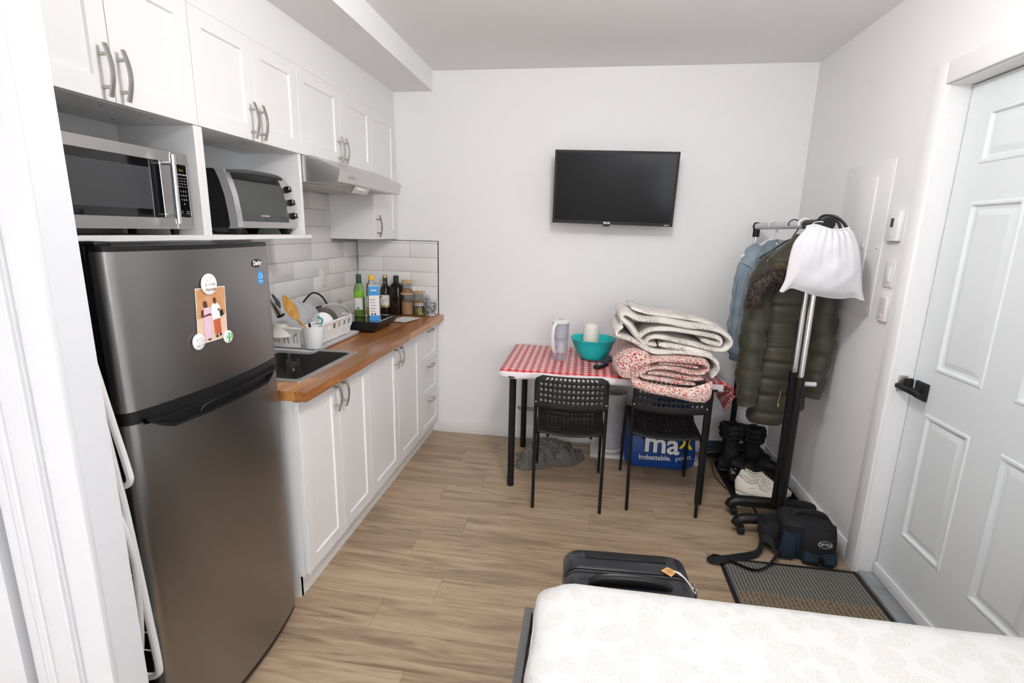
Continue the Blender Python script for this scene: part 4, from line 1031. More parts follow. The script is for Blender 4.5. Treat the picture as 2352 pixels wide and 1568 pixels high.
# dark bottles
c = (-1.437, 3.462, Zc)
t = bottle('vinegar_bottle', 'dark round bottle with a gold cap and pictured label', c, [(.001, .002), (.036, .002), (.039, .008), (.039, .160), (.034, .190), (.016, .215), (.0145, .262), (.001, .263)], 'darkbottle',
    (('cap', [(.0165, .262), (.0165, .280), (.015, .282), (.001, .282)], 'gold'),))
lb = label_band(t, 'paper_label', c, .0396, .060, .140, -2.6, .1, 'paper')
label_band(t, 'yellow_band', c, .0398, .050, .066, -2.6, .1, 'gold'); label_band(t, 'red_mark', c, .0399, .122, .134, -2.4, -1.9, 'red')
label_band(t, 'grey_text', c, .0398, .088, .112, -1.9, -.8, 'lgrey'); label_band(t, 'neck_label', c, .0155, .222, .236, -2.0, -1.2, 'gold')
c = (-1.356, 3.468, Zc)
bottle('dark_bottle', 'big square-shouldered black bottle without a label', c, [(.001, .002), (.043, .002), (.046, .008), (.046, .190), (.040, .208), (.020, .228), (.017, .236), (.017, .275), (.001, .276)], 'darkbottle', (('cap', [(.0185, .240), (.0185, .279), (.001, .280)], 'black'),), sq=.55)
# storage jars
def storage(name, label, c, r, h, fill, fm):
    t = thing(name, label, 'jar', c)
    bm = new(); lathe(bm, [(.001, .0), (r-.003, .0), (r, .004), (r, h), (r-.003, h), (r-.003, .006), (.001, .005)], c, 28, capb=False); obj('glass_body', bm, 'glass', t)
    bm = new(); lathe(bm, [(r-.0045, .007), (r-.0045, fill), (r*.5, fill+.003), (.001, fill+.001)], c, 24); o = obj('contents', bm, fm, t)
    bm = new(); lathe(bm, [(r+.001, h), (r+.002, h+.002), (r+.002, h+.012), (r, h+.014), (.001, h+.014)], c, 28); obj('lid', bm, 'cork', t)
    return t
storage('storage_jar', 'large glass jar of brown grain with a smaller jar stacked on it', (-1.268, 3.455, Zc), .047, .150, .098, 'grain')
storage('storage_jar', 'small glass jar of orange lentils stacked on the grain jar', (-1.268, 3.455, Zc+.1645), .040, .070, .020, 'spice')
storage('storage_jar', 'small glass jar with a little orange filling stacked on the pickle jar', (-1.180, 3.460, Zc+.0885), .038, .070, .014, 'spice')
c = (-1.180, 3.460, Zc); t = thing('pickle_jar', 'squat jar of green pickles with a purple and white checked lid', 'jar', c)
bm = new(); lathe(bm, [(.001, 0), (.034, 0), (.037, .005), (.037, .062), (.034, .070), (.034, .074), (.031, .074), (.0335, .060), (.034, .006), (.001, .005)], c, 28, capb=False); obj('glass_body', bm, 'glass', t)
bm = new(); lathe(bm, [(.0325, .006), (.0325, .064), (.001, .065)], c, 24); obj('contents', bm, 'pickles', t)
bm = new(); lathe(bm, [(.037, .072), (.038, .075), (.038, .086), (.036, .088), (.001, .088)], c, 28); ld = obj('lid', bm, 'white_print', t)
M['purple'] = mat('purple_print', (.18, .05, .20), .5)
for k in range(14):
    bm = new(); a = 2*PI*k/14; X = Vector((c[0]+.0383*math.cos(a), c[1]+.0383*math.sin(a), c[2]+.081)); u = Vector((-math.sin(a), math.cos(a), 0)); n = Vector((math.cos(a), math.sin(a), 0))
    vs = [bm.verts.new(X+u*s*.0042+Vector((0, 0, 1))*z*.005) for s, z in ((-1, -1), (1, -1), (1, 1), (-1, 1))]; bm.faces.new(vs); obj_raw('check_square', bm, 'purple', ld)
# mortar and pestle
c = (-1.096, 3.452, Zc)
t = thing('mortar', 'grey veined marble mortar at the wall end of the worktop', 'mortar', c)
bm = new(); lathe(bm, [(.001, 0), (.034, 0), (.037, .006), (.034, .014), (.026, .022), (.028, .030), (.040, .046), (.044, .064), (.042, .082), (.042, .094), (.039, .096), (.035, .090), (.034, .064), (.020, .044), (.001, .040)], c, 32, capb=False); obj('bowl', bm, 'marble', t)
bm = new(); tube(bm, [(c[0]+.006, c[1]+.004, Zc+.055), (c[0]-.012, c[1]-.002, Zc+.100), (c[0]-.026, c[1]-.006, Zc+.135), (c[0]-.029, c[1]-.007, Zc+.144)], [.013, .015, .018, .013], 16)
o = obj('pestle', bm, 'marble'); tag(settle(o), 'grey marble pestle leaning out of the mortar', 'pestle')
# white plates and a phone-like white dish
def sq_plate(label, cx, cy, hx, hy, z, rot, mm='white'):
    t = thing('plate', label, 'plate', (cx, cy, z), rot)
    bm = new(); loft(bm, [rrect(0, 0, hx*.7, hy*.7, .01, 0), rrect(0, 0, hx, hy, .012, .008), rrect(0, 0, hx*1.02, hy*1.02, .012, .0095), rrect(0, 0, hx*.97, hy*.97, .012, .0085), rrect(0, 0, hx*.7, hy*.7, .01, .003)]); obj('dish', bm, mm, t, local=True)
sq_plate('square white plate lying on the worktop in front of the jars', -1.205, 3.215, .068, .095, Zc, -.25)
sq_plate('small white dish lying on the worktop behind the cooktop', -1.36, 3.20, .050, .055, Zc, .3)
bm = new(); lathe(bm, [(.001, 0), (.018, 0), (.030, .012), (.034, .040), (.032, .040), (.026, .012), (.001, .004)], (-1.275, 3.15, Zc), 24, capb=False); o = obj('glass_dish', bm, 'clearplastic'); tag(settle(o), 'small clear dish at the back edge of the cooktop', 'dish')
#@@PART3
# ------------------------------------------------------------------ wall-mounted things on the right wall
X = XR
t = thing('electrical_panel', 'large pale flush-mounted breaker panel cover on the right wall', 'electrical panel', (X, 2.745, 1.17))
bm = new(); py0, py1, pz0, pz1 = 2.538, 2.955, 1.172, 1.880
box(bm, X-.004, X+.002, py0, py1, pz0, pz1, .002); obj('cover', bm, 'cab', t)
bm = new(); box(bm, X-.010, X-.003, 2.655, 2.845, 1.30, 1.812, .002); pd = obj('panel_door', bm, 'cab', t)
bm = new(); box(bm, X-.013, X-.010, 2.66, 2.70, 1.475, 1.535, .002); box(bm, X-.016, X-.012, 2.668, 2.690, 1.488, 1.520, .002); obj('latch', bm, 'white', pd)
for yy, zz in ((py0+.03, pz0+.035), (py1-.03, pz0+.035), (py0+.03, pz1-.035), (py1-.03, pz1-.035), (py0+.03, 1.49)):
    bm = new(); lathe(bm, [(.008, 0), (.007, .003), (.001, .0038)], (0, 0, 0), 12); bmesh.ops.rotate(bm, verts=bm.verts, matrix=Matrix.Rotation(-PI/2, 3, 'Y')); bmesh.ops.translate(bm, verts=bm.verts, vec=(X-.004, yy, zz)); obj('screw', bm, 'white', t)
t = thing('thermostat', 'white wall thermostat with a small dark display', 'thermostat', (X, 2.440, 1.52))
bm = new(); box(bm, X-.024, X, 2.402, 2.490, 1.522, 1.648, .003); obj('casing', bm, 'white', t)
bm = new(); box(bm, X-.0248, X-.022, 2.436, 2.458, 1.580, 1.618); obj('display', bm, 'dgrey', t)
bm = new()
for k in range(3): box(bm, X-.0252, X-.023, 2.442, 2.452, 1.540+k*.012, 1.543+k*.012, .0005, 1)
box(bm, X-.0245, X-.023, 2.425, 2.466, 1.632, 1.634); obj('buttons', bm, 'cream', t, kind='stuff')
t = thing('light_switch', 'white single paddle light switch between thermostat and chime', 'switch', (X, 2.430, 1.32))
bm = new(); box(bm, X-.007, X, 2.400, 2.472, 1.322, 1.436, .0025); obj('cover_plate', bm, 'white_warm', t)
bm = new(); box(bm, X-.013, X-.006, 2.421, 2.451, 1.347, 1.412, .002); obj('paddle', bm, 'white', t)
t = thing('door_chime', 'white slotted door chime with a tiny red light below the switch', 'door chime', (X, 2.425, 1.17))
bm = new(); box(bm, X-.016, X, 2.392, 2.458, 1.172, 1.286, .003); obj('casing', bm, 'white_warm', t)
bm = new()
for k in range(9): box(bm, X-.0168, X-.0155, 2.405, 2.445, 1.210+k*.0075, 1.2125+k*.0075)
obj('slots', bm, 'grey', t, kind='stuff')
bm = new(); cyl(bm, (X-.015, 2.432, 1.190), (X-.018, 2.432, 1.190), .0025, seg=10); obj('indicator', bm, 'red', t)
# ------------------------------------------------------------------ television
tv = thing('television', 'flat black television mounted on the back wall', 'television', (.146, 3.44, 1.58))
tv.rotation_euler = (0, 0, 0)
TW, THh = .762, .447
a = math.radians(5.0); bot = Vector((.1435, 3.372, 1.5810)); roll = -.012
upv = Vector((-roll*-1*0+.010, -math.sin(a), math.cos(a))).normalized(); rv = Vector((1, 0, -.0165)).normalized(); nv = rv.cross(upv).normalized()  # nv points away from wall? (x cross z = -y)
def tvp(u, v, d): return bot+rv*(u*TW)+upv*(v*THh)+nv*d
def tvbox(bm, u0, u1, v0, v1, d0, d1, bev=0):
    c = [tvp(u, v, d) for d in (d0, d1) for u, v in ((u0, v0), (u1, v0), (u1, v1), (u0, v1))]
    vs = [bm.verts.new(p) for p in c]
    fs = [bm.faces.new([vs[i] for i in q_]) for q_ in ((0,3,2,1), (4,5,6,7), (0,1,5,4), (1,2,6,5), (2,3,7,6), (3,0,4,7))]
    if bev: bmesh.ops.bevel(bm, geom=list({e for f in fs for e in f.edges}), offset=bev, segments=2, affect='EDGES')
bm = new(); tvbox(bm, -.5, .5, 0, 1, -.030, -.004, .002); tvbox(bm, -.40, .40, .08, .75, -.055, -.030, .006); obj('housing', bm, 'black', tv)
bm = new()
for q_ in ((-.5, .5, 0, .045), (-.5, .5, .965, 1), (-.5, -.482, .045, .965), (.482, .5, .045, .965)): tvbox(bm, *q_, -.005, .0)
obj('bezel', bm, 'black_matte', tv)
bm = new(); tvbox(bm, -.482, .482, .045, .965, -.004, -.0015); obj('screen', bm, 'screen', tv)
bm = new(); tvbox(bm, -.068, -.014, -.028, .002, -.02, -.002, .002); obj('sensor_tab', bm, 'black', tv)
text('logo', 'RCA', .016, tvp(-.040, .022, .0006), rv, upv, 'white_print', tv, bold=.0010, sx=1.35)
text('corner_mark', 'Roku TV', .0085, tvp(.450, .018, .0006), rv, upv, 'white_print', tv, bold=.0003)
bm = new(); box(bm, .04, .24, 3.520, YB, 1.66, 1.92, .002); box(bm, .10, .18, 3.385, 3.522, 1.74, 1.84, .004); obj('wall_bracket', bm, 'black_metal', tv)

# ------------------------------------------------------------------ dining table and cloth
tb = thing('dining_table', 'rectangular table with thin black round legs under the gingham cloth', 'table', (.16, 3.09, 0))
TX0, TX1, TY0, TY1, TZ = -.458, .782, 2.775, 3.440, .738
bm = new(); box(bm, TX0, TX1, TY0, TY1, TZ-.034, TZ, .002); obj('tabletop', bm, 'tabletop', tb)
for lx, ly in ((-.392, 2.800), (-.388, 3.375), (.716, 2.790), (.716, 3.375)):
    bm = new(); cyl(bm, (lx, ly, 0), (lx, ly, TZ-.036), .0205, seg=20); cyl(bm, (lx, ly, TZ-.042), (lx, ly, TZ-.034), .045, seg=20); obj('leg', bm, 'black_metal', tb)
bm = new()
def clothz(x, y): return .0022+.0016*(noise.noise(Vector((x*9, y*9, 2)))+.6*noise.noise(Vector((x*23, y*17, 5))))
W_, D_ = TX1-TX0+.012, TY1-TY0+.012
def cf(u, v):
    # u across the table (with a hanging flap at the right end), v from front flap to back
    L = W_+.22; s = u*L; yy = v*(D_+.006)-.006
    x = TX0-.006+min(s, W_); y = TY0-.006+max(yy, 0)
    z = TZ+.0012+clothz(x, y)
    if yy < 0:
        z = TZ+yy*.95-.001; y = TY0-.008-.006*math.sin(x*40)*(-yy/.04)+nz((x, yy, 0), 20, .004)-.003
        if x < TX0+.02: x -= .004
    if s > W_:
        h = s-W_; k = max(0, min(1, (y-TY0)/.25)); k2 = max(0, (y-TY0-.25)/.4)
        drop = h*(.30+.75*k)*(1-.75*min(1, k2)); x = TX1+.010+h*(.30-.10*k)+.018*math.sin(h*26+y*9)*min(1, h*8)
        z = z-drop*1.02
        y += -.05*min(1, h*5)*k+.02*math.sin(h*20)*k
    return Vector((x, y, z))
grid(bm, 96, 44, cf, uv=lambda u, v: (u*(W_+.22), v*(D_+.006)))
cl = obj_raw('tablecloth', bm, ['gingham', 'clothback']); tag(cl, 'red and white gingham vinyl cloth covering the dining table', 'tablecloth')
settle(cl)
md = cl.modifiers.new('solidify', 'SOLIDIFY'); md.thickness = .0010; md.offset = -1
bm = new()
def hem(u, v):
    x = TX0-.008+u*(W_-.01); z = TZ-.004-.040*v; return Vector((x, TY0-.014-.004*math.sin(x*37+v*2)-.002*v, z+.002*math.sin(x*21)))
grid(bm, 60, 3, hem); o = obj('hem', bm, 'clothback', cl); solid(o, .0008)

# ------------------------------------------------------------------ things on the table
ZTB = TZ+.0058
c = (-.138, 3.085, ZTB)
t = thing('water_filter_pitcher', 'clear plastic water filter pitcher with white lid and handle', 'pitcher', c)
bm = new()
def ov(r, z, k=.86): return [Vector((c[0]+r*.84*math.cos(2*PI*i/32), c[1]+r*math.sin(2*PI*i/32), c[2]+z)) for i in range(32)]
loft(bm, [ov(.048, .0), ov(.053, .004), ov(.056, .03), ov(.064, .235), ov(.062, .235), ov(.053, .03), ov(.050, .008)], (True, True)); obj('body', bm, 'clearplastic', t)
bm = new(); loft(bm, [ov(.0655, .232), ov(.067, .236), ov(.067, .245), ov(.055, .252), ov(.02, .254)]); ld = obj('lid', bm, 'white', t)
bm = new(); box(bm, c[0]-.014, c[0]+.014, c[1]-.01, c[1]+.01, c[2]+.253, c[2]+.2555, .001); obj('lid_flap', bm, 'grey', ld)
bm = new(); loft(bm, [ov(.050, .125), ov(.055, .135), ov(.059, .228)]); obj('reservoir', bm, 'frost', t)
bm = new(); lathe(bm, [(.001, .045), (.026, .045), (.028, .052), (.030, .118), (.033, .126), (.001, .127)], (c[0]+.006, c[1], c[2]), 24); obj('filter_cartridge', bm, 'white', t)
bm = new(); tube(bm, smoothpath([(c[0]-.028, c[1]-.056, c[2]+.236), (c[0]-.040, c[1]-.080, c[2]+.215), (c[0]-.044, c[1]-.085, c[2]+.16), (c[0]-.040, c[1]-.078, c[2]+.09), (c[0]-.030, c[1]-.060, c[2]+.055)], 6), .0125, 12, sx=1.0, sy=.6); obj('handle', bm, 'white', t)
c = (.068, 3.155, ZTB)
bm = new(); lathe(bm, [(.001, 0), (.105, 0), (.108, .002), (.108, .005), (.105, .007), (.001, .007)], (c[0]+.03, c[1]+.01, c[2]), 36, capb=False); o = obj('trivet', bm, 'dgrey'); tag(settle(o), 'round dark grey trivet under the teal bowl', 'trivet')
zb_ = c[2]+.0074
bm = new(); lathe(bm, [(.001, 0), (.078, 0), (.082, .004), (.085, .012), (.100, .030), (.118, .065), (.138, .118), (.143, .122), (.144, .126), (.140, .126), (.134, .118), (.114, .065), (.096, .033), (.078, .014), (.001, .010)], (c[0], c[1], zb_), 48, capb=False)
o = obj('mixing_bowl', bm, 'teal'); tag(settle(o), 'large flared teal plastic bowl on the gingham table', 'bowl')
bm = new(); cb = Vector((c[0]-.022, c[1]-.005, zb_+.012)); ct_ = Vector((c[0]-.012, c[1]+.012, zb_+.215)); d = (ct_-cb).normalized(); u, v = frame_at(d); rings = []
for s, r in ((0, .044), (.004, .048), (.10, .051), (.165, .053), (.185, .050), (.198, .040), (.204, .022), (.206, .001)): rings.append([cb+d*s+u*r*math.cos(2*PI*k/32)+v*r*math.sin(2*PI*k/32) for k in range(32)])
loft(bm, rings, (True, True)); o = obj('upturned_beaker', bm, 'cream'); tag(settle(o), 'cream rounded container standing inside the teal bowl', 'container')
t = thing('remote_control', 'small black remote control with a purple pad on the gingham cloth', 'remote', (.118, 2.945, ZTB), -.55)
bm = new(); loft(bm, [rrect(0, 0, .019, .062, .014, 0), rrect(0, 0, .022, .066, .016, .006), rrect(0, 0, .021, .065, .016, .014), rrect(0, 0, .016, .060, .012, .018)]); obj('body', bm, 'black', t, local=True)
M['purplepad'] = mat('purple_pad', (.05, .05, .28), .5)
bm = new(); loft(bm, [rrect(0, .034, .013, .018, .008, .0175), rrect(0, .034, .012, .017, .008, .0200)]); obj('direction_pad', bm, 'purplepad', t, local=True)
for k, yy in enumerate((.004, -.012, -.028)):
    for xx in (-.007, .007): bm = new(); box(bm, xx-.004, xx+.004, yy-.003, yy+.003, .0175, .0195, .001, 1); obj('button', bm, 'lgrey', t, local=True)

# ------------------------------------------------------------------ folded quilts
def ribbons(bm, path, th, y0, y1, adj, wob, ny=20, seed=0.):
    P = smoothpath([(x, 0, z) for x, z in path], 5); n = len(P); rings = []
    for j in range(ny+1):
        t = j/ny; y = y0+(y1-y0)*t; s = min(1, (.35, .8, 1)[min(j, 2)], (.35, .8, 1)[min(ny-j, 2)])
        yo = y if j else y0+.010
        up, dn = [], []
        for i, p in enumerate(P):
            d = (P[min(i+1, n-1)]-P[max(i-1, 0)]).normalized(); nn = Vector((-d.z, 0, d.x))
            e = min(1, .5+i*.3, .5+(n-1-i)*.3); k = min(1, t*3)
            dx = wob*1.6*k*noise.noise(Vector((seed+p.z*6, y*6, p.x*3))); dz = wob*k*noise.noise(Vector((p.x*8, y*8, seed)))
            for s_, L in ((1, up), (-1, dn)):
                q_ = p+nn*(s_*th*.5*s*e*(1+.22*noise.noise(Vector((p.x*30, y*26, p.z*30+s_)))))
                L.append(Vector((q_.x+dx, yo+.014*noise.noise(Vector((p.x*7, seed, p.z*12))), adj(q_.x, y, q_.z)+dz)))
        rings.append(up+dn[::-1])
    loft(bm, rings, (True, True))
BQ1 = [(0.593, 0.769), (0.48, 0.776), (0.382, 0.785), (0.33, 0.788), (0.312, 0.808), (0.333, 0.826), (0.394, 0.844), (0.474, 0.846), (0.571, 0.828), (0.628, 0.832), (0.650, 0.857), (0.629, 0.880), (0.534, 0.890), (0.422, 0.889), (0.343, 0.874), (0.292, 0.848), (0.272, 0.806), (0.284, 0.768), (0.339, 0.750), (0.45, 0.744), (0.563, 0.740), (0.643, 0.738)]
def adj1(x, y, z):
    k = min(1, max(0, (y-2.62)/.10)); return z+k*(max(0, .80-z)*.62+.004)
bm = new(); ribbons(bm, BQ1, .027, 2.595, 3.12, adj1, .012, seed=3.); ribbons(bm, [(.35, .812), (.45, .812), (.56, .798), (.63, .80)], .026, 2.60, 3.10, adj1, .008, seed=5.)
ribbons(bm, [(.40, .868), (.50, .868), (.60, .858)], .020, 2.603, 3.10, adj1, .008, seed=6.)
bq = obj('folded_quilt', bm, 'q_red', angle=60); tag(settle(bq), 'red and beige patterned quilt at the bottom of the folded pile on the table', 'quilt', None)
def lipf(u, v):
    T0 = poly_lerp([(.262, .790), (.33, .758), (.45, .752), (.56, .752), (.668, .800)], u); B0 = poly_lerp([(.275, .745), (.36, .722), (.483, .702), (.60, .686), (.640, .684), (.664, .712)], u)
    return Vector((T0[0]+(B0[0]-T0[0])*v, 2.588-.010*math.sin(PI*v)+.004*math.sin(u*19), T0[1]+(B0[1]-T0[1])*v))
def poly_lerp(P, t):
    s = t*(len(P)-1); i = min(int(s), len(P)-2); k = s-i; return (P[i][0]+(P[i+1][0]-P[i][0])*k, P[i][1]+(P[i+1][1]-P[i][1])*k)
bm = new(); grid(bm, 40, 8, lipf); o = obj('hanging_hem', bm, 'q_red', bq, angle=60); solid(o, .016, 0)
bm = new(); rings = []
for j in range(17):
    t = j/16; y = 2.640+.42*t; r = .078*(1-.05*t)*min(1, .80+j*.07); rings.append([Vector((.272+.006*t+r*1.28*math.cos(a_)+.02*math.sin(a_), y+.03*(1-t)*math.cos(a_)*-1, .842+.004*t+r*math.sin(a_)*1.15+nz((math.cos(a_), math.sin(a_), y*4), 2, .016))) for a_ in [2*PI*k/28 for k in range(28)]])
loft(bm, rings); obj('rolled_end', bm, 'q_red', bq, angle=60)
TQ1 = [(0.614, 0.993), (0.677, 0.975), (0.709, 0.971), (0.715, 0.989), (0.689, 1.009), (0.595, 1.025), (0.465, 1.040), (0.369, 1.035), (0.325, 1.015), (0.298, 0.993), (0.270, 1.016), (0.244, 1.049), (0.208, 1.078), (0.197, 1.098), (0.216, 1.112), (0.246, 1.102), (0.293, 1.085), (0.365, 1.083), (0.447, 1.075), (0.545, 1.060), (0.624, 1.056), (0.700, 1.042), (0.752, 1.010), (0.764, 0.975), (0.735, 0.942), (0.66, 0.946), (0.569, 0.966), (0.471, 0.984), (0.392, 0.995), (0.350, 0.984), (0.338, 0.967), (0.352, 0.953), (0.392, 0.950)]
TQ0 = [(0.207, 1.047), (0.180, 1.025), (0.182, 0.997), (0.242, 0.978), (0.287, 0.958), (0.331, 0.933), (0.393, 0.914), (0.477, 0.918), (0.573, 0.920), (0.655, 0.908), (0.704, 0.872), (0.708, 0.831), (0.683, 0.794)]
def adj2(x, y, z): return z-.03*max(0, y-2.8)*(1 if z > 1.0 else 0)
bm = new(); ribbons(bm, TQ1, .029, 2.665, 3.14, adj2, .014, seed=8.); ribbons(bm, TQ0, .027, 2.650, 3.12, adj2, .010, seed=9.)
ribbons(bm, [(.198, 1.056), (.217, 1.066), (.25, 1.031), (.283, .992), (.318, .962), (.347, .938)], .024, 2.668, 3.10, adj2, .010, seed=10.)
ribbons(bm, [(.40, .955), (.50, .945), (.62, .925), (.68, .905)], .034, 2.662, 3.10, adj2, .010, seed=12.)
ribbons(bm, [(.25, 1.135), (.33, 1.112), (.46, 1.098), (.60, 1.082), (.69, 1.062)], .020, 2.74, 3.13, adj2, .012, seed=13.)
tq = obj('folded_quilt', bm, 'q_cream', angle=60); tag(settle(tq), 'cream quilt with a sketched grey print folded on top of the pile', 'quilt', None)

# ------------------------------------------------------------------ chairs
def perforated(bm, nu, nv, f, hole, hr=.30, hv=None):
    cache = {}
    def V(a, b):
        k = (round(a, 5), round(b, 5))
        if k not in cache: cache[k] = bm.verts.new(f(a/nu, b/nv))
        return cache[k]
    hv = hv or hr
    for i in range(nu):
        for j in range(nv):
            out = [(i, j), (i+.5, j), (i+1, j), (i+1, j+.5), (i+1, j+1), (i+.5, j+1), (i, j+1), (i, j+.5)]
            O = [V(*p) for p in out]
            if hole(i, j):
                ang = [5*PI/4, 3*PI/2, 7*PI/4, 0, PI/4, PI/2, 3*PI/4, PI]
                I = [V(i+.5+hr*math.cos(a), j+.5+hv*math.sin(a)) for a in ang]
                for k in range(8): bm.faces.new((O[k], O[(k+1) % 8], I[(k+1) % 8], I[k]))
            else: bm.faces.new(O)
def make_chair(label, loc, rot, group):
    t = thing('chair', label, 'chair', loc, rot, group)
    # local: +y faces the table, origin on the floor between the legs
    HW = .190
    bm = new()
    def back(u, v):
        z = .598+.182*v; x = (u-.5)*2; r = .040
        w_ = HW+.008
        if z > .780-r: w_ = HW+.008-r+math.sqrt(max(0, r*r-(z-(.780-r))**2))
        xx = x*w_
        return Vector((xx, -.235-.022*(1-x*x)*1.0+.0-.012*v, z-.010*(1-x*x)*(1-v)))
    perforated(bm, 16, 6, back, lambda i, j: 1 <= i <= 14 and 1 <= j <= 4 or (j == 5 and 2 <= i <= 13), .34, .30)
    o = obj_raw('backrest', bm, 'black_matte', t, local=True, angle=40); solid(o, .007, 0)
    bm = new()
    for s in (-1, 1): cyl(bm, (s*.1885, -.247, .628), (s*.1885, -.238, .628), .0035, seg=10)
    bs = obj('screws', bm, 'lgrey', o, local=True, kind='stuff')
    bm = new()
    def seat(u, v):
        x = (u-.5)*2; y = -.185+.375*v
        w_ = .182+.016*v; z = .445+.004*x*x-.016*math.exp(-((v)/.10)**2)+.030*max(0, v-.55)**2*4*(.3+.7*x*x)-.004
        z += -.012*(1-x*x)*(.4+.6*math.sin(PI*v))
        if v > .93: y -= .0
        return Vector((x*w_, y, z))
    perforated(bm, 16, 13, seat, lambda i, j: 2 <= i <= 13 and 2 <= j <= 10, .34, .34)
    o = obj_raw('seat', bm, 'black_matte', t, local=True, angle=40); solid(o, .006, 0)
    bm = new(); tube(bm, smoothpath([(-.178, -.187, .440), (-.09, -.193, .425), (0, -.195, .420), (.09, -.193, .425), (.178, -.187, .440)], 5), .007, 8); obj('seat_lip', bm, 'black_matte', o, local=True)
    for s in (-1, 1):
        bm = new(); tube(bm, smoothpath([(s*.187, -.255, 0), (s*.190, -.225, .42), (s*.190, -.232, .62), (s*.184, -.246, .752)], 5), .0092, 12); obj('rear_leg', bm, 'black_metal', t, local=True)
        bm = new(); tube(bm, smoothpath([(s*.202, .238, 0), (s*.195, .200, .430), (s*.188, .150, .4345), (s*.188, -.15, .4345), (s*.190, -.222, .400)], 5), .0088, 12); obj('front_leg', bm, 'black_metal', t, local=True)
    bm = new(); cyl(bm, (-.185, -.12, .425), (.185, -.12, .425), .007, seg=10); cyl(bm, (-.185, .12, .425), (.185, .12, .425), .007, seg=10); obj('cross_bar', bm, 'black_metal', t, local=True)
    for s in (-1, 1): bm = new(); cyl(bm, (s*.12, -.175, .405), (s*.12, -.175, .425), .008, seg=10); obj('seat_clip', bm, 'black', t, local=True)
    return t
make_chair('black perforated metal-legged chair at the uncluttered left side of the table', (-.048, 2.822, 0), .02, 'black chairs at the table')
make_chair('black perforated metal-legged chair partly hidden under the quilt pile', (.489, 2.888, 0), -.02, 'black chairs at the table')

# ------------------------------------------------------------------ under and behind the table
t = thing('wall_heater', 'white wall-mounted convector heater with a grey base behind the table', 'heater', (-.31, YB, .25))
bm = new(); loft(bm, [rrect(-.312, 3.4805, .137, .048, .02, .285), rrect(-.312, 3.4805, .137, .048, .02, .66), rrect(-.312, 3.485, .130, .040, .02, .68)]); obj('casing', bm, 'white', t)
bm = new(); loft(bm, [rrect(-.312, 3.485, .126, .042, .02, .250), rrect(-.312, 3.4815, .1365, .048, .02, .268), rrect(-.312, 3.4815, .1365, .048, .02, .284)]); obj('base_grille', bm, 'grey', t)
bm = new(); box(bm, -.30, -.24, 3.431, 3.4325, .30, .304); obj('nameplate', bm, 'lgrey', t)
outlet('wall_outlet', 'white duplex outlet low on the back wall behind the right chair', 0, 0, 0)
o_ = [o for o in C.objects if o.name == 'wall_outlet.001'][0]; o_.location = (.452, YB, .365); o_.rotation_euler = (0, 0, -PI/2)
bm = new(); box(bm, .095, .83, 3.290, 3.505, 0, .026, .002); o = obj('laminate_board', bm, 'slab'); tag(settle(o), 'white laminate board lying on the floor under bin and bag', 'board')
bm = new(); bxc, byc = .232, 3.395
lathe(bm, [(.001, 0), (.078, 0), (.084, .004), (.086, .03), (.083, .034), (.088, .040), (.094, .40), (.094, .408), (.100, .412), (.101, .430), (.098, .434), (.092, .432), (.090, .41), (.082, .03), (.001, .010)], (bxc, byc, .0265), 40, capb=False)
o = obj('waste_bin', bm, 'binfab'); tag(settle(o), 'tall pale grey round waste bin behind the left chair', 'bin')
bm = new(); lathe(bm, [(.0865, .006), (.0885, .008), (.0885, .030), (.086, .032)], (bxc, byc, .0265), 40, capb=False); b_ = obj('base_ring', bm, 'cream', o)
# scarf: rumpled wool heap
bm = new()
SC = [(-.385, 3.02), (-.365, 3.16), (-.345, 3.29), (-.236, 3.400), (-.108, 3.374), (.01, 3.33), (.055, 3.255), (-.03, 3.12), (-.14, 3.10), (-.255, 3.03), (-.33, 3.00)]
SCs = [(p.x, p.y) for p in smoothpath([(x, y, 0) for x, y in SC], 8, True)]
def scf(u, v):
    i = int(u*len(SCs)) % len(SCs); ex, ey = SCs[i]; cx, cy = -.19, 3.20; r = v
    x = cx+(ex-cx)*r; y = cy+(ey-cy)*r
    x += nz((x, y, 3), 14, .02)*(1-r*.5); y += nz((x, y, 8), 14, .02)*(1-r*.5)
    h = (1-r**4)*(.026+.030*max(0, (-.05-x)/.3))+(1-r**6)*(.062*abs(math.sin(x*22+y*26+3.5*noise.noise(Vector((x*7, y*7, 2)))))+.045*abs(noise.noise(Vector((x*15, y*15, 4))))+.022*abs(noise.noise(Vector((x*45, y*38, 4)))))
    return Vector((x, y, .004+max(0, h)))
grid(bm, len(SCs), 26, scf); bmesh.ops.remove_doubles(bm, verts=bm.verts, dist=.0008); o = obj('scarf', bm, 'scarf', angle=80); tag(o, 'rumpled grey woven scarf with fringe on the floor under the table', 'scarf'); sc_o = o
settle(o); bm = new(); rs = random.Random(5)
for k in range(34):
    a = rs.random(); x = -.385+.08*a*rs.random(); y = 3.03+.22*rs.random(); L = .03+.03*rs.random(); aa = PI+rs.uniform(-1.1, 1.1)
    tube(bm, smoothpath([(x+.03, y, .03), (x, y, .014), (x+L*math.cos(aa)*.6, y+L*math.sin(aa)*.6, .006), (x+L*math.cos(aa), y+L*math.sin(aa), .004)], 3), .0022, 5)
obj('fringe', bm, 'scarf', sc_o, kind='stuff')
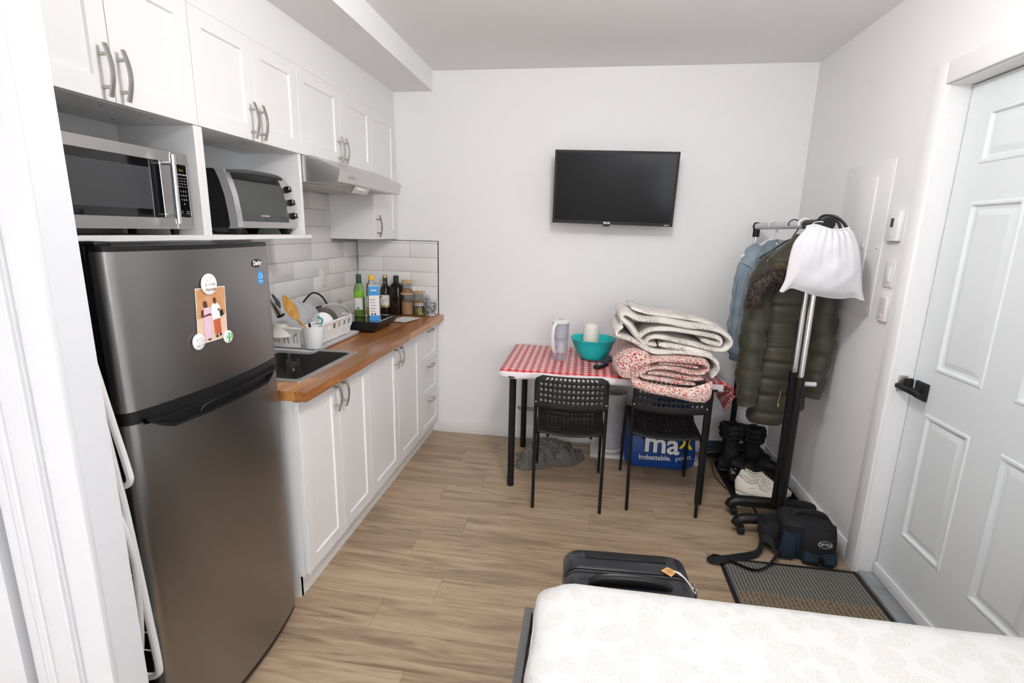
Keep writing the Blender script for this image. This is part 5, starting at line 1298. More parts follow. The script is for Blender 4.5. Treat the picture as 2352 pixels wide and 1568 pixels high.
# blue reusable shopping bag
t = thing('shopping_bag', 'full blue woven shopping bag lettered maxi on the floor under the right chair', 'bag', (.54, 3.30, .0))
def bagring(z, hx, hy, cx, cy, sag): 
    out = []
    for p in rrect(cx, cy, hx, hy, .045, z, 6): out.append(Vector((p.x, p.y+(0 if p.y < cy else nz((p.x, z, 1), 9, .012)), p.z+sag*math.cos((p.x-cx)*9)*.4)))
    return out
bm = new(); rings = []
for z, hx, hy, cy in ((.0295, .150, .080, 3.235), (.033, .190, .095, 3.235), (.060, .222, .108, 3.238), (.13, .228, .110, 3.246), (.22, .222, .104, 3.254), (.30, .214, .095, 3.262), (.36, .205, .080, 3.270), (.40, .200, .065, 3.275)):
    rings.append([Vector((p.x, p.y+.004*math.sin(p.x*50+z*30), p.z+.012*noise.noise(Vector((p.x*7, p.y*7, z*4)))+ (.06*(p.x-.54)*z/.4))) for p in rrect(.540, cy, hx, hy, .05, z, 6)])
loft(bm, rings, (True, False)); obj('bag_body', bm, 'bluebag', t, angle=50).location.z = -.0
bm = new()
def flap(u, v):
    x = .50+.24*u; return Vector((x, 3.30+.03*math.sin(u*7)-.02*v, .36+.15*v*(.55+.45*math.sin(u*PI*.9+.4))+.012*math.sin(u*13)))
grid(bm, 14, 6, flap); o = obj('loose_flap', bm, 'bluebag', t); solid(o, .002)
bm = new(); tube(bm, smoothpath([(.46, 3.22, .37), (.47, 3.21, .42), (.52, 3.21, .41), (.60, 3.23, .43), (.64, 3.24, .38)], 6), .010, 8, sx=.35); obj('handle_strap', bm, 'bluebag', t)
ux = Vector((1, .0, -.035)); 
def front_y(z): return 3.147 if z < .07 else 3.130+(.22-.06)*0+ (z-.06)*.10
text('lettering', 'ma', .185, (.540, 3.112, .212), ux, (0, .10, 1), 'white_print', t, bold=.004, sx=1.0)
bm = new(); prism(bm, [(x_+.0, z_+.075) for x_, z_ in [(.645, .120), (.664, .120), (.685, .148), (.712, .116), (.732, .120), (.704, .160), (.726, .200), (.704, .204), (.688, .176), (.668, .206), (.648, .200), (.672, .160)]], 'y', 3.106, 3.109); obj('yellow_star', bm, 'yellow_print', t)
text('lettering', 'Imbattable.', .046, (.505, 3.118, .113), Vector((1, .0, .02)), (0, .10, 1), 'white_print', t, bold=.0008)
text('lettering', 'point.', .046, (.685, 3.118, .128), Vector((1, .0, .22)), (0, .10, 1), 'white_print', t)
bm = new(); box(bm, .375, .47, 3.20, 3.33, .16, .425, .002); o = obj('cardboard_box', bm, 'cardboard'); tag(settle(o), 'brown cardboard box poking out of the blue bag', 'box')

# ------------------------------------------------------------------ garment rack
gk = thing('garment_rack', 'black and chrome rolling garment rack beside the right wall', 'clothes rack', (1.07, 2.95, 0))
for y, xa, xb in ((2.525, .865, 1.285), (2.712, .880, 1.300)):
    bm = new(); tube(bm, smoothpath([(xa-.012, y, .045), (xa, y, .070), (xa+.03, y, .083), (xa+.10, y, .087), (xb-.10, y, .087), (xb-.03, y, .083), (xb, y, .070), (xb+.006, y, .050)], 5), .028, 16); obj('base_bar', bm, 'black', gk)
for xx in (.975, 1.175):
    bm = new(); cyl(bm, (xx, 2.525, .080), (xx, 2.712, .080), .008, seg=10); obj('base_link', bm, 'black', gk)
for y, xx in ((2.525, .875), (2.712, .890), (2.525, 1.270), (2.712, 1.280)):
    bm = new(); cyl(bm, (xx-.014, y-.012, .024), (xx+.014, y-.012, .024), .0235, seg=18); cyl(bm, (xx, y, .03), (xx, y, .07), .008, seg=8); obj('caster', bm, 'black', gk)
PX = 1.072
for y, px_ in ((2.565, 1.076), (2.665, 1.083)):
    bm = new(); cyl(bm, (px_, y, .085), (px_, y, .815), .0185, seg=18); obj('lower_post', bm, 'black_metal', gk)
    bm = new(); cyl(bm, (px_, y, .80), (px_, y, .855), .0215, seg=18); obj('post_collar', bm, 'black', gk)
    bm = new(); cyl(bm, (px_, y, .85), (px_, y, 1.57), .0135, seg=18); obj('upper_post', bm, 'chrome', gk)
bm = new(); cyl(bm, (1.085, 2.60, .812), (1.165, 2.60, .812), .012, seg=12); obj('side_bar', bm, 'lgrey', gk)
FXp, FYp = 1.035, 3.385
bm = new(); cyl(bm, (FXp, FYp, .07), (FXp, FYp, .80), .0185, seg=18); obj('lower_post', bm, 'black_metal', gk)
bm = new(); cyl(bm, (FXp, FYp, .79), (FXp, FYp, .84), .0215, seg=18); obj('post_collar', bm, 'black', gk)
bm = new(); cyl(bm, (FXp, FYp, .84), (FXp, FYp, 1.55), .0135, seg=18); obj('upper_post', bm, 'chrome', gk)
bm = new(); cyl(bm, (FXp, FYp, 1.525), (FXp, FYp, 1.575), .020, seg=18); lathe(bm, [(.001, -.026), (.018, -.022), (.026, 0), (.018, .022), (.001, .026)], (FXp, FYp, 1.590), 18, capb=False); obj('corner_joint', bm, 'black', gk)
bm = new(); cyl(bm, (FXp, FYp-.01, 1.590), (1.070, 2.60, 1.590), .0195, seg=20); obj('hanging_rail', bm, 'lgrey', gk)
bm = new(); cyl(bm, (1.060, 2.72, 1.590), (1.076, 2.53, 1.590), .0235, seg=18); cyl(bm, (1.076, 2.520, 1.592), (1.076, 2.548, 1.592), .030, seg=22)
for y, px_ in ((2.565, 1.076), (2.665, 1.083)): cyl(bm, (px_, y, 1.54), (px_, y, 1.60), .021, seg=16)
obj('end_joint', bm, 'black', gk)
bm = new(); tube(bm, smoothpath([(1.055, 2.60, 1.60), (1.075, 2.58, 1.628), (1.115, 2.545, 1.622), (1.148, 2.52, 1.585), (1.158, 2.51, 1.555)], 7), .0065, 10); obj('end_loop', bm, 'black', gk)
bm = new(); tube(bm, smoothpath([(1.05, 2.57, 1.61), (1.085, 2.55, 1.622), (1.118, 2.53, 1.600), (1.128, 2.51, 1.560)], 7), .0060, 10); obj('end_loop', bm, 'black', gk)
for y in (3.370,):
    bm = new(); tube(bm, smoothpath([(.88, y, .05), (.90, y, .075), (1.0, y, .085), (1.2, y, .085), (1.29, y, .06)], 5), .0245, 14); obj('base_bar', bm, 'black', gk)

def hanger(label, y, m, railx, zsh, sh, r=.0045):
    t = thing('coat_hanger', label, 'hanger', (railx, y, zsh), group='hangers on the rail')
    bm = new(); zc = 1.590
    pts = [(railx-.027, y, zc-.005), (railx-.024, y, zc+.016), (railx, y, zc+.029), (railx+.024, y, zc+.016), (railx+.028, y, zc-.008), (railx+.012, y, zc-.040), (railx+.001, y, zc-.060), (railx, y, zsh+.02)]
    tube(bm, smoothpath(pts, 6), r, 10); obj('hook', bm, m, t)
    bm = new(); tube(bm, smoothpath([(railx-sh, y, zsh-.085), (railx-sh*.5, y, zsh-.03), (railx, y, zsh+.018), (railx+sh*.5, y, zsh-.03), (railx+sh, y, zsh-.085)], 6), r*1.3, 10); tube(bm, [(railx-sh, y, zsh-.085), (railx+sh, y, zsh-.085)], r*.9, 8); obj('arms', bm, m, t)
    return t
hanger('white plastic hanger holding the denim jacket', 3.12, 'white', 1.045, 1.495, .16)
hanger('thin black wire hanger holding the olive parka', 2.86, 'black', 1.055, 1.500, .15, .0028)
hanger('thick white plastic hanger nearest the white drawstring bag', 2.74, 'white', 1.060, 1.490, .15, .0058)

# ------------------------------------------------------------------ denim jacket
def ring(cx, cy, hx, hy, z, n=32, e=.8, tilt=0., ph=0.): return [Vector((cx+hx*math.copysign(abs(math.cos(2*PI*k/n))**e, math.cos(2*PI*k/n)), cy+hy*math.copysign(abs(math.sin(2*PI*k/n))**e, math.sin(2*PI*k/n)), z+tilt*math.cos(2*PI*k/n))) for k in range(n)]
def body(bm, tab, n=60, m=40, fn=None, e=.8, caps=(True, True)):
    rings = []
    for k in range(n+1):
        t = k/n; cx, cy, hx, hy, z = interp(tab, t)
        rg = ring(cx, cy, hx, hy, z, m, e)
        if fn: rg = [fn(p, t, i/m) for i, p in enumerate(rg)]
        rings.append(rg)
    loft(bm, rings, caps)
dj = thing('denim_jacket', 'light blue denim jacket hanging behind the parka', 'jacket', (1.06, 3.12, .84))
def crump(a, s, seed): 
    def f(p, t, u): return p+Vector((noise.noise(p*s+Vector((seed, 0, 0))), noise.noise(p*s+Vector((0, seed, 0))), 0))*a
    return f
bm = new(); body(bm, [(0, 1.07, 3.12, .155, .065, .860), (.05, 1.07, 3.12, .165, .072, .885), (.5, 1.07, 3.12, .175, .080, 1.13), (.8, 1.07, 3.12, .175, .075, 1.34), (.9, 1.07, 3.12, .150, .062, 1.41), (.96, 1.07, 3.12, .09, .050, 1.465), (1, 1.07, 3.12, .055, .045, 1.485)], 36, 40, crump(.018, 7, 2), caps=(True, True)); obj('body', bm, 'denim', dj, angle=60)
def sleeve(parent, m, pts, rad, fn, name='sleeve', n=36, seg=24, e=1.):
    P = smoothpath(pts, 10); L = len(P); rings = []
    for i, p in enumerate(P):
        t = i/(L-1); r1, r2 = interp(rad, t); d = (P[min(i+1, L-1)]-P[max(i-1, 0)]).normalized()
        u = Vector((1, 0, 0)); u = (u-d*u.dot(d)).normalized(); v = d.cross(u)
        rg = [p+u*r1*math.cos(2*PI*k/seg)+v*r2*math.sin(2*PI*k/seg) for k in range(seg)]
        rings.append([fn(q_, t, k/seg, p) for k, q_ in enumerate(rg)])
    bm = new(); loft(bm, rings); return obj(name, bm, m, parent, angle=60)
def wr(a, s, seed):
    def f(q_, t, u, c): return q_+(q_-c)*(.0+a*noise.noise(Vector((q_.x*s, q_.y*s, q_.z*s*1.6+seed))))
    return f
sleeve(dj, 'denim', [(1.00, 3.12, 1.455), (.955, 3.12, 1.395), (.928, 3.115, 1.28), (.912, 3.10, 1.10), (.902, 3.085, .95), (.915, 3.075, .84)], [(0, .05, .045), (.15, .066, .062), (.5, .062, .06), (.8, .055, .05), (1, .040, .038)], wr(.22, 12, 2))
sleeve(dj, 'denim', [(1.14, 3.12, 1.455), (1.19, 3.12, 1.395), (1.215, 3.115, 1.28), (1.225, 3.10, 1.10), (1.23, 3.085, .95), (1.23, 3.075, .84)], [(0, .05, .045), (.15, .066, .062), (.5, .062, .06), (.8, .055, .05), (1, .040, .038)], wr(.22, 12, 6))
bm = new(); lathe(bm, [(.041, 0), (.043, .004), (.043, .032), (.041, .036)], (.918, 3.073, .806), 20); obj('cuff', bm, 'denim_dk', dj)
bm = new()   # collar
for s in (-1, 1):
    V0 = [(1.065, 3.105, 1.515), (1.065+s*.055, 3.085, 1.505), (1.065+s*.115, 3.045, 1.420), (1.065+s*.085, 3.035, 1.365), (1.065+s*.035, 3.045, 1.435)]
    vs = [bm.verts.new(p) for p in V0]; bm.faces.new(vs)
o = obj('collar', bm, 'denim', dj, smooth=False); solid(o, .009, 0)
bm = new(); tube(bm, smoothpath([(.955, 3.052, 1.40), (.968, 3.044, 1.33), (.975, 3.040, 1.24), (.972, 3.038, 1.15)], 6), .0016, 6); tube(bm, smoothpath([(.872, 3.075, 1.29), (.862, 3.058, 1.14), (.858, 3.043, .95)], 6), .0014, 6); tube(bm, smoothpath([(.935, 3.058, 1.35), (.90, 3.06, 1.37), (.885, 3.08, 1.375)], 5), .0014, 6); obj('seams', bm, 'denim_dk', dj, kind='stuff')

bm = new(); tube(bm, smoothpath([(.905, 3.050, 1.33), (.893, 3.042, 1.22), (.884, 3.034, 1.10), (.878, 3.024, .97), (.886, 3.018, .86)], 6), .0016, 6); tube(bm, smoothpath([(.911, 3.049, 1.33), (.899, 3.041, 1.22), (.890, 3.033, 1.10), (.884, 3.023, .97), (.892, 3.017, .86)], 6), .0010, 6)
tube(bm, smoothpath([(.985, 3.040, 1.445), (.95, 3.052, 1.41), (.915, 3.065, 1.365), (.885, 3.085, 1.35)], 6), .0018, 6); obj('stitching', bm, 'denim_lt', dj, kind='stuff')
# ------------------------------------------------------------------ olive parka
pk = thing('parka', 'long olive quilted parka with fur-trimmed hood hanging on the rack', 'coat', (1.07, 2.80, .54))
seams = [.60, .70, .79, .88, .965, .985, 1.005, 1.025, 1.045, 1.065, 1.085, 1.18]
def puff(z, amp, wn=.014):
    d = min(abs(z-s) for s in seams); return amp*(1-math.exp(-(d/wn)**2))-amp*.5
def pkf(p, t, u):
    c = Vector((1.072, 2.805, p.z)); dirv = (p-c).normalized(); dense = .96 < p.z < 1.09
    return p+dirv*(puff(p.z, .012 if not dense else .006, .012 if not dense else .006)+noise.noise(p*9)*.012+noise.noise(Vector((p.x*30, p.y*30, p.z*14)))*.004)
# two front halves around the opening: left panel and right panel
bm = new(); body(bm, [(0, 1.020, 2.79, .075, .055, .530), (.03, 1.022, 2.79, .088, .068, .548), (.30, 1.030, 2.80, .092, .080, .80), (.55, 1.035, 2.80, .090, .078, 1.03), (.8, 1.035, 2.80, .098, .082, 1.26), (.92, 1.045, 2.80, .085, .070, 1.40), (1, 1.06, 2.80, .05, .05, 1.48)], 110, 40, pkf); obj('left_front', bm, 'parka', pk, angle=60)
bm = new(); body(bm, [(0, 1.135, 2.81, .060, .050, .600), (.04, 1.137, 2.81, .070, .060, .620), (.30, 1.130, 2.815, .075, .072, .84), (.55, 1.125, 2.815, .080, .075, 1.05), (.8, 1.125, 2.81, .090, .080, 1.27), (.92, 1.11, 2.81, .08, .070, 1.40), (1, 1.08, 2.81, .05, .05, 1.48)], 100, 40, pkf); obj('right_front', bm, 'parka', pk, angle=60)
bm = new(); box(bm, 1.035, 1.125, 2.745, 2.85, .70, 1.38, .02, 3); obj('lining', bm, 'parka_in', pk)
ss = [.655, .73, .835, .93, 1.03, 1.14]
def slf(amp=.12):
    def f(q_, t, u, c):
        d = min(abs(q_.z-s) for s in ss); return q_+(q_-c)*(amp*(1-math.exp(-(d/.012)**2))-amp*.6+.16*noise.noise(q_*13))
    return f
sleeve(pk, 'parka', [(1.00, 2.80, 1.43), (.945, 2.795, 1.36), (.912, 2.785, 1.24), (.898, 2.775, 1.08), (.893, 2.765, .90), (.893, 2.755, .76), (.900, 2.745, .632)], [(0, .05, .05), (.12, .068, .068), (.5, .066, .066), (.9, .056, .056), (1, .044, .044)], slf())
sleeve(pk, 'parka', [(1.14, 2.81, 1.43), (1.195, 2.81, 1.36), (1.225, 2.80, 1.24), (1.240, 2.78, 1.08), (1.240, 2.765, .93), (1.225, 2.755, .80), (1.215, 2.75, .70)], [(0, .05, .05), (.12, .066, .066), (.5, .062, .062), (.9, .054, .054), (1, .044, .044)], slf())
# hood fallen behind / to the left, brown lining and fur edge
bm = new(); body(bm, [(0, .965, 2.725, .050, .04, 1.285), (.2, .975, 2.725, .082, .060, 1.33), (.5, 1.01, 2.735, .100, .075, 1.42), (.8, 1.045, 2.76, .070, .065, 1.495), (1, 1.075, 2.79, .035, .04, 1.545)], 30, 32, crump(.02, 9, 4)); obj('hood', bm, 'parka', pk, angle=60)
bm = new(); body(bm, [(0, .935, 2.700, .030, .030, 1.315), (.5, .955, 2.685, .045, .030, 1.37), (1, .975, 2.70, .025, .025, 1.43)], 16, 24, crump(.012, 12, 4)); obj('hood_lining', bm, 'hood_tan', pk, angle=60)
furpath = smoothpath([(.965, 2.665, 1.345), (.925, 2.655, 1.335), (.885, 2.655, 1.310), (.862, 2.66, 1.270), (.852, 2.665, 1.225), (.862, 2.675, 1.180)], 10)
bm = new(); tube(bm, furpath, [.026+.008*math.sin(PI*i/(len(furpath)-1)) for i in range(len(furpath))], 12)
fcore = obj('fur_trim', bm, 'fur', pk)
bm = new(); rs = random.Random(11)
for k in range(2400):
    i = rs.random()*(len(furpath)-1); c = furpath[int(i)]; dv = (furpath[min(int(i)+1, len(furpath)-1)]-furpath[max(int(i)-1, 0)]).normalized()
    u, v = frame_at(dv); a = rs.random()*2*PI; o_ = u*math.cos(a)+v*math.sin(a)
    L = rs.uniform(.018, .042); dirv = (o_+Vector((rs.uniform(-.7, .1), -.2, rs.uniform(-1.0, .3)))+dv*rs.uniform(-.5, .5)).normalized()
    p0 = c+o_*.024; s = dirv.cross(o_+Vector((.01, .02, .03))).normalized()*.0013
    m_ = p0+dirv*L*.55+o_*.004; p2 = p0+dirv*L+Vector((0, 0, -.006))
    va = bm.verts.new(p0-s); vb = bm.verts.new(p0+s); vc = bm.verts.new(m_+s*.8); vd = bm.verts.new(m_-s*.8); ve = bm.verts.new(p2)
    bm.faces.new((va, vb, vc, vd)); bm.faces.new((vd, vc, ve))
obj_raw('fur_strands', bm, 'fur', fcore, kind='stuff', smooth=False)
for y0_, xx, za, zb in ((2.722, 1.047, .66, .735), (2.712, 1.128, .80, .875)):
    bm = new(); tube(bm, [(xx-.004, y0_-.012, za), (xx+.004, y0_-.012, zb)], .0016, 6); box(bm, xx-.005, xx+.003, y0_-.017, y0_-.010, za-.012, za+.004, .001, 1); obj('pocket_zip', bm, 'gold', pk)
bm = new(); cyl(bm, (.972, 2.650, 1.385), (.972, 2.645, 1.385), .006, seg=10); obj('snap_button', bm, 'chrome', pk)

# ------------------------------------------------------------------ white drawstring bag
wbg = thing('drawstring_bag', 'white cotton drawstring bag hung on the near end of the rack', 'bag', (1.075, 2.46, 1.27))
YBg = 2.470
def poly_at(P, t):
    L = [0]
    for a, b in zip(P, P[1:]): L.append(L[-1]+math.hypot(b[0]-a[0], b[1]-a[1]))
    s = t*L[-1]
    for i in range(len(P)-1):
        if s <= L[i+1] or i == len(P)-2:
            k = (s-L[i])/max(1e-9, L[i+1]-L[i]); return (P[i][0]+(P[i+1][0]-P[i][0])*k, P[i][1]+(P[i+1][1]-P[i][1])*k)
top = [(.964, 1.572), (1.00, 1.580), (1.04, 1.570), (1.08, 1.560), (1.12, 1.565), (1.143, 1.572)]
lef = [(.964, 1.572), (.945, 1.545), (.922, 1.505), (.912, 1.45), (.908, 1.38), (.905, 1.335), (.888, 1.283)]
rig = [(1.143, 1.572), (1.165, 1.550), (1.190, 1.500), (1.212, 1.430), (1.228, 1.350), (1.240, 1.295), (1.255, 1.255)]
botm = [(.888, 1.283), (.905, 1.278), (.935, 1.298), (.975, 1.290), (1.03, 1.272), (1.09, 1.262), (1.15, 1.258), (1.205, 1.266), (1.235, 1.258), (1.255, 1.255)]
def sm(P): return [(p.x, p.z) for p in smoothpath([(x, 0, z) for x, z in P], 5)]
lef, rig, botm, top = sm(lef), sm(rig), sm(botm), sm(top)
for side in (-1, 1):
    bm = new()
    def bf(u, v):
        T0, B0, L0, R0_ = poly_at(top, u), poly_at(botm, u), poly_at(lef, v), poly_at(rig, v)
        x = (1-v)*T0[0]+v*B0[0]+(1-u)*L0[0]+u*R0_[0]-((1-u)*(1-v)*top[0][0]+u*(1-v)*top[-1][0]+(1-u)*v*botm[0][0]+u*v*botm[-1][0])
        z = (1-v)*T0[1]+v*B0[1]+(1-u)*L0[1]+u*R0_[1]-((1-u)*(1-v)*top[0][1]+u*(1-v)*top[-1][1]+(1-u)*v*botm[0][1]+u*v*botm[-1][1])
        e = max(0, math.sin(PI*u))**.55
        bul = .058*e*(.35+.65*math.sin(PI*min(1, v*1.08))**.7)*(1 if v < .93 else max(0, (1-v)/.07))
        fold = (.0050*math.sin(u*52+2*math.sin(v*3)))*math.exp(-v*4.2)*e
        fold += (.010*noise.noise(Vector((u*5+v*2.6, v*3.4-u*1.5, 3.1)))+.007*math.sin((u-.5)*9+v*7+2*math.sin(u*4))*v)*e*min(1, (1-v)*5)
        return Vector((x, YBg+side*(bul+fold+.001), z))
    grid(bm, 90, 60, bf); obj('front_panel' if side < 0 else 'back_panel', bm, 'cotton', wbg, angle=70)
bm = new(); tube(bm, [(p[0], YBg, p[1]+.002) for p in top], .006, 8); obj('drawstring_hem', bm, 'cotton', wbg)
bm = new(); tube(bm, smoothpath([(.985, YBg, 1.575), (1.00, 2.49, 1.592), (1.03, 2.51, 1.600), (1.05, 2.515, 1.598)], 6), .0025, 8); obj('drawstring', bm, 'cotton', wbg)

# ------------------------------------------------------------------ shoes and tray
bm = new(); loft(bm, [rr(.935, 1.295, 2.80, 3.325, .03, .0), rr(.925, 1.305, 2.79, 3.335, .03, .028), rr(.932, 1.298, 2.797, 3.328, .03, .028), rr(.942, 1.288, 2.808, 3.317, .03, .006)]); o = obj('shoe_tray', bm, 'black_matte'); tag(settle(o), 'long black boot tray on the floor along the right wall', 'tray')
def shoe(name, label, loc, rot, L, mu, ms, h=.10, top=.12, laces=None, group=None, wf=1.):
    """shoe pointing along local +x"""
    t = thing(name, label, 'shoe', loc, rot, group)
    def wid(s): return wf*interp([(0, .020), (.06, .032), (.2, .036), (.45, .037), (.72, .047), (.88, .040), (.97, .020), (1, .006)], s)[0]
    def hgt(s): return interp([(0, top*.50), (.04, top*.86), (.10, top), (.18, top*.90), (.27, top*.80), (.36, top*.90), (.42, top*.97), (.52, top*.78), (.66, h*.62), (.80, h*.50), (.93, h*.42), (1, h*.22)], s)[0]
    bm = new(); rings = []
    for k in range(25):
        s = k/24; w_ = wid(s); rings.append([Vector((L*(s-.5)+(.006 if s == 0 else 0), w_*1.10*math.copysign(abs(math.cos(a))**.7, math.cos(a)), .015+.004*math.sin(s*PI*2)*0+.0145*math.copysign(abs(math.sin(a))**.6, math.sin(a))+(.012*max(0, s-.8)*5*.2))) for a in [2*PI*i/16 for i in range(16)]])
    loft(bm, rings); obj('sole', bm, ms, t, local=True)
    bm = new(); rings = []
    for k in range(29):
        s = .015+.975*k/28; w_ = wid(s); H = hgt(s); rg = []
        for i in range(21):
            a = PI*i/20; yy = math.cos(a); zz = max(0, math.sin(a))**.95
            taper = 1-.62*zz**1.5*(1 if s > .45 else .75)
            rg.append(Vector((L*(s-.5)-(.012*zz if s < .15 else 0), w_*taper*math.copysign(abs(yy)**.92, yy), .024+(H-.024)*zz)))
        rings.append(rg)
    if laces:
        gm = new()
        for sd in (-1, 1): tube(gm, smoothpath([(L*(q-.5), sd*wid(q)*1.085, .031+.004*math.sin(q*16)) for q in (.03, .12, .25, .4, .55, .7, .85, .95)], 3), .0022, 6); tube(gm, smoothpath([(L*-.33, sd*.030, .040), (L*-.20, sd*.031, .062), (L*-.02, sd*.026, .070), (L*.10, sd*.027, .060)], 4), .0018, 6)
        obj('welt', gm, 'shoe_in' if ms == 'sole' else mu, t, local=True)
    # open the ankle: drop the top ridge between s=.08 and .38
    for k, rg in enumerate(rings):
        s = .015+.975*k/28
        if .10 < s < .36:
            for i in range(8, 13): rg[i].z -= .050*(1-abs(i-10)/3.)*math.sin(PI*(s-.10)/.26)
    loft(bm, rings, (True, True), closed=False); obj('upper', bm, mu, t, local=True, angle=60)
    if laces:
        bm = new()
        for k in range(6):
            s = .40+.05*k; H = hgt(s)+.003; tube(bm, smoothpath([(L*(s-.5), -.022, H-.016), (L*(s-.5)+.003, 0, H), (L*(s-.5), .022, H-.016)], 4), .0026, 6)
        tube(bm, smoothpath([(L*(-.08), -.004, hgt(.4)), (L*(-.08)-.01, -.03, hgt(.4)+.014), (L*(-.08)+.01, -.045, hgt(.4)-.01), (L*-.08+.02, -.03, hgt(.4)-.02)], 5), .0026, 6); obj('laces', bm, laces, t, local=True)
        bm = new(); tube(bm, smoothpath([(-L*.40, 0, top*.99), (-L*.34, .017, top*.90), (-L*.23, .022, top*.78), (-L*.12, .016, top*.88), (-L*.085, 0, top*.99), (-L*.12, -.016, top*.88), (-L*.23, -.022, top*.78), (-L*.34, -.017, top*.90)], 4, True), .0045, 8, True); obj('collar', bm, mu, t, local=True)
        bm = new(); loft(bm, [[Vector((-L*.24+L*.13*math.cos(a), .016*math.sin(a), top*.74)) for a in [2*PI*i/16 for i in range(16)]], [Vector((-L*.24+L*.10*math.cos(a), .010*math.sin(a), top*.70)) for a in [2*PI*i/16 for i in range(16)]]]); obj('lining', bm, 'shoe_in' if ms == 'sole' else 'black', t, local=True)
    return t
shoe('sneaker', 'chunky white sneaker nearest the rack posts', (1.080, 2.850, .034), -.42, .285, 'shoe', 'sole', .112, .118, 'shoe', 'white sneakers on the tray', 1.15)
shoe('sneaker', 'chunky white sneaker half hidden behind its nearer mate', (1.130, 2.950, .034), -.30, .285, 'shoe', 'sole', .112, .118, 'shoe', 'white sneakers on the tray', 1.1)
shoe('shoe', 'shiny black patent shoe behind the white sneakers', (1.08, 3.045, .030), -.15, .27, 'shine', 'black', .09, .095, 'shine')
shoe('shoe', 'dark suede shoe between the patent shoe and the boots', (1.12, 3.135, .030), -.2, .27, 'boot', 'black', .10, .11, 'boot')
def boot(label, loc, rot, H):
    t = thing('boot', label, 'boot', loc, rot, 'black winter boots in the corner')
    bm = new(); rings = []
    for k in range(15):
        s = k/14; w_ = interp([(0, .03), (.1, .042), (.5, .040), (.78, .048), (.93, .038), (1, .012)], s)[0]
        rings.append([Vector((.27*(s-.42), w_*math.cos(a), .016+.016*math.sin(a))) for a in [2*PI*i/14 for i in range(14)]])
    loft(bm, rings); obj('sole', bm, 'black', t, local=True)
    bm = new(); rings = []
    for k in range(20):
        s = k/19; w_ = interp([(0, .03), (.1, .038), (.5, .036), (.78, .043), (.93, .034), (1, .010)], s)[0]; hh = interp([(0, .10), (.35, .12), (.55, .10), (.75, .078), (.95, .05), (1, .03)], s)[0]
        rings.append([Vector((.26*(s-.42), w_*math.cos(a), .028+(hh-.028)*max(0, math.sin(a)))) for a in [PI*i/14 for i in range(15)]])
    loft(bm, rings, closed=False); obj('foot', bm, 'boot', t, local=True)
    bm = new(); body(bm, [(0, -.05, 0, .056, .044, .06), (.25, -.048, 0, .050, .044, .14), (.6, -.05, 0, .052, .048, H-.06), (1, -.05, 0, .054, .050, H)], 20, 24, crump(.012, 18, 3)); obj('shaft', bm, 'boot', t, local=True, angle=60)
    bm = new()
    for zz, r in ((H-.05, .056), (H-.015, .062), (H+.012, .058)):
        tube(bm, [(-.05+(r+.006*math.sin(k*2.3))*math.cos(2*PI*k/20), (r-.006+.006*math.cos(k*3.1))*math.sin(2*PI*k/20), zz+.006*math.sin(k*1.7)) for k in range(20)], .019, 8, True)
    obj('fur_cuff', bm, 'boot', t, local=True); return t
boot('tall black boot with a crumpled fluffy cuff, left of its pair', (1.045, 3.235, .008), -.15, .30)
boot('black boot to the right of the tall fluffy one', (1.195, 3.285, .008), -.05, .27)
bm = new(); body(bm, [(0, .885, 3.455, .02, .045, .045), (.08, .90, 3.455, .045, .06, .05), (.5, 1.08, 3.455, .045, .07, .05), (1, 1.28, 3.455, .02, .05, .05)], 4, 8); bm.free()
bm = new(); rings = []
for k in range(25):
    s = k/24; r = .058*min(1, s*6+.35, (1-s)*6+.35); x = .872+.41*s; rings.append([Vector((x, 3.452+r*.95*math.cos(a)+nz((x, a, 0), 6, .010), max(.004, .060+.004+r*math.sin(a)+nz((x, a, 5), 6, .012)))) for a in [2*PI*i/20 for i in range(20)]])
loft(bm, rings); o = obj('rolled_cloth', bm, 'navycloth', angle=60); tag(settle(o), 'dark navy rolled cloth lying against the back wall behind the boots', 'cloth')
bm = new(); tube(bm, smoothpath([(.915, 3.33, .02), (.900, 3.20, .006), (.905, 3.10, .004), (.925, 2.99, .004)], 8), .003, 6); o = obj('shoelace', bm, 'black'); tag(settle(o), 'thin black lace trailing on the floor left of the boot tray', 'lace')

# ------------------------------------------------------------------ camera bag, mat
cb_ = thing('camera_bag', 'black and navy camera bag lettered OPTEX on the floor by the doormat', 'camera bag', (1.13, 2.385, 0), 0)
def bx(zs, bm): loft(bm, zs)
A = -.10
def rring(cx, cy, hx, hy, r, z, rot):
    out = []
    for p in rrect(0, 0, hx, hy, r, z, 4): out.append(Vector((cx+p.x*math.cos(rot)-p.y*math.sin(rot), cy+p.x*math.sin(rot)+p.y*math.cos(rot), z)))
    return out
bm = new(); loft(bm, [rring(1.135, 2.40, .105, .068, .03, .006, A), rring(1.135, 2.40, .118, .076, .035, .03, A), rring(1.135, 2.405, .120, .078, .035, .13, A), rring(1.13, 2.41, .112, .072, .035, .165, A)]); obj('main_compartment', bm, 'camblue', cb_)
bm = new(); loft(bm, [rring(1.13, 2.405, .119, .080, .035, .150, A), rring(1.13, 2.405, .120, .081, .04, .175, A), rring(1.13, 2.41, .105, .070, .04, .196, A), rring(1.13, 2.41, .06, .04, .03, .203, A)]); obj('top_flap', bm, 'camblack', cb_)
bm = new(); rings = []
for k in range(13):
    s = k/12; z = .040+.150*s; rings.append([Vector((1.165+p.x*.078, 2.322+p.y-.010*math.sin(PI*s)+.022*s*s, z)) for p in [Vector((math.cos(a), .030*math.sin(a), 0)) for a in [2*PI*i/20 for i in range(20)]]])
loft(bm, rings); obj('front_flap', bm, 'camblack', cb_)
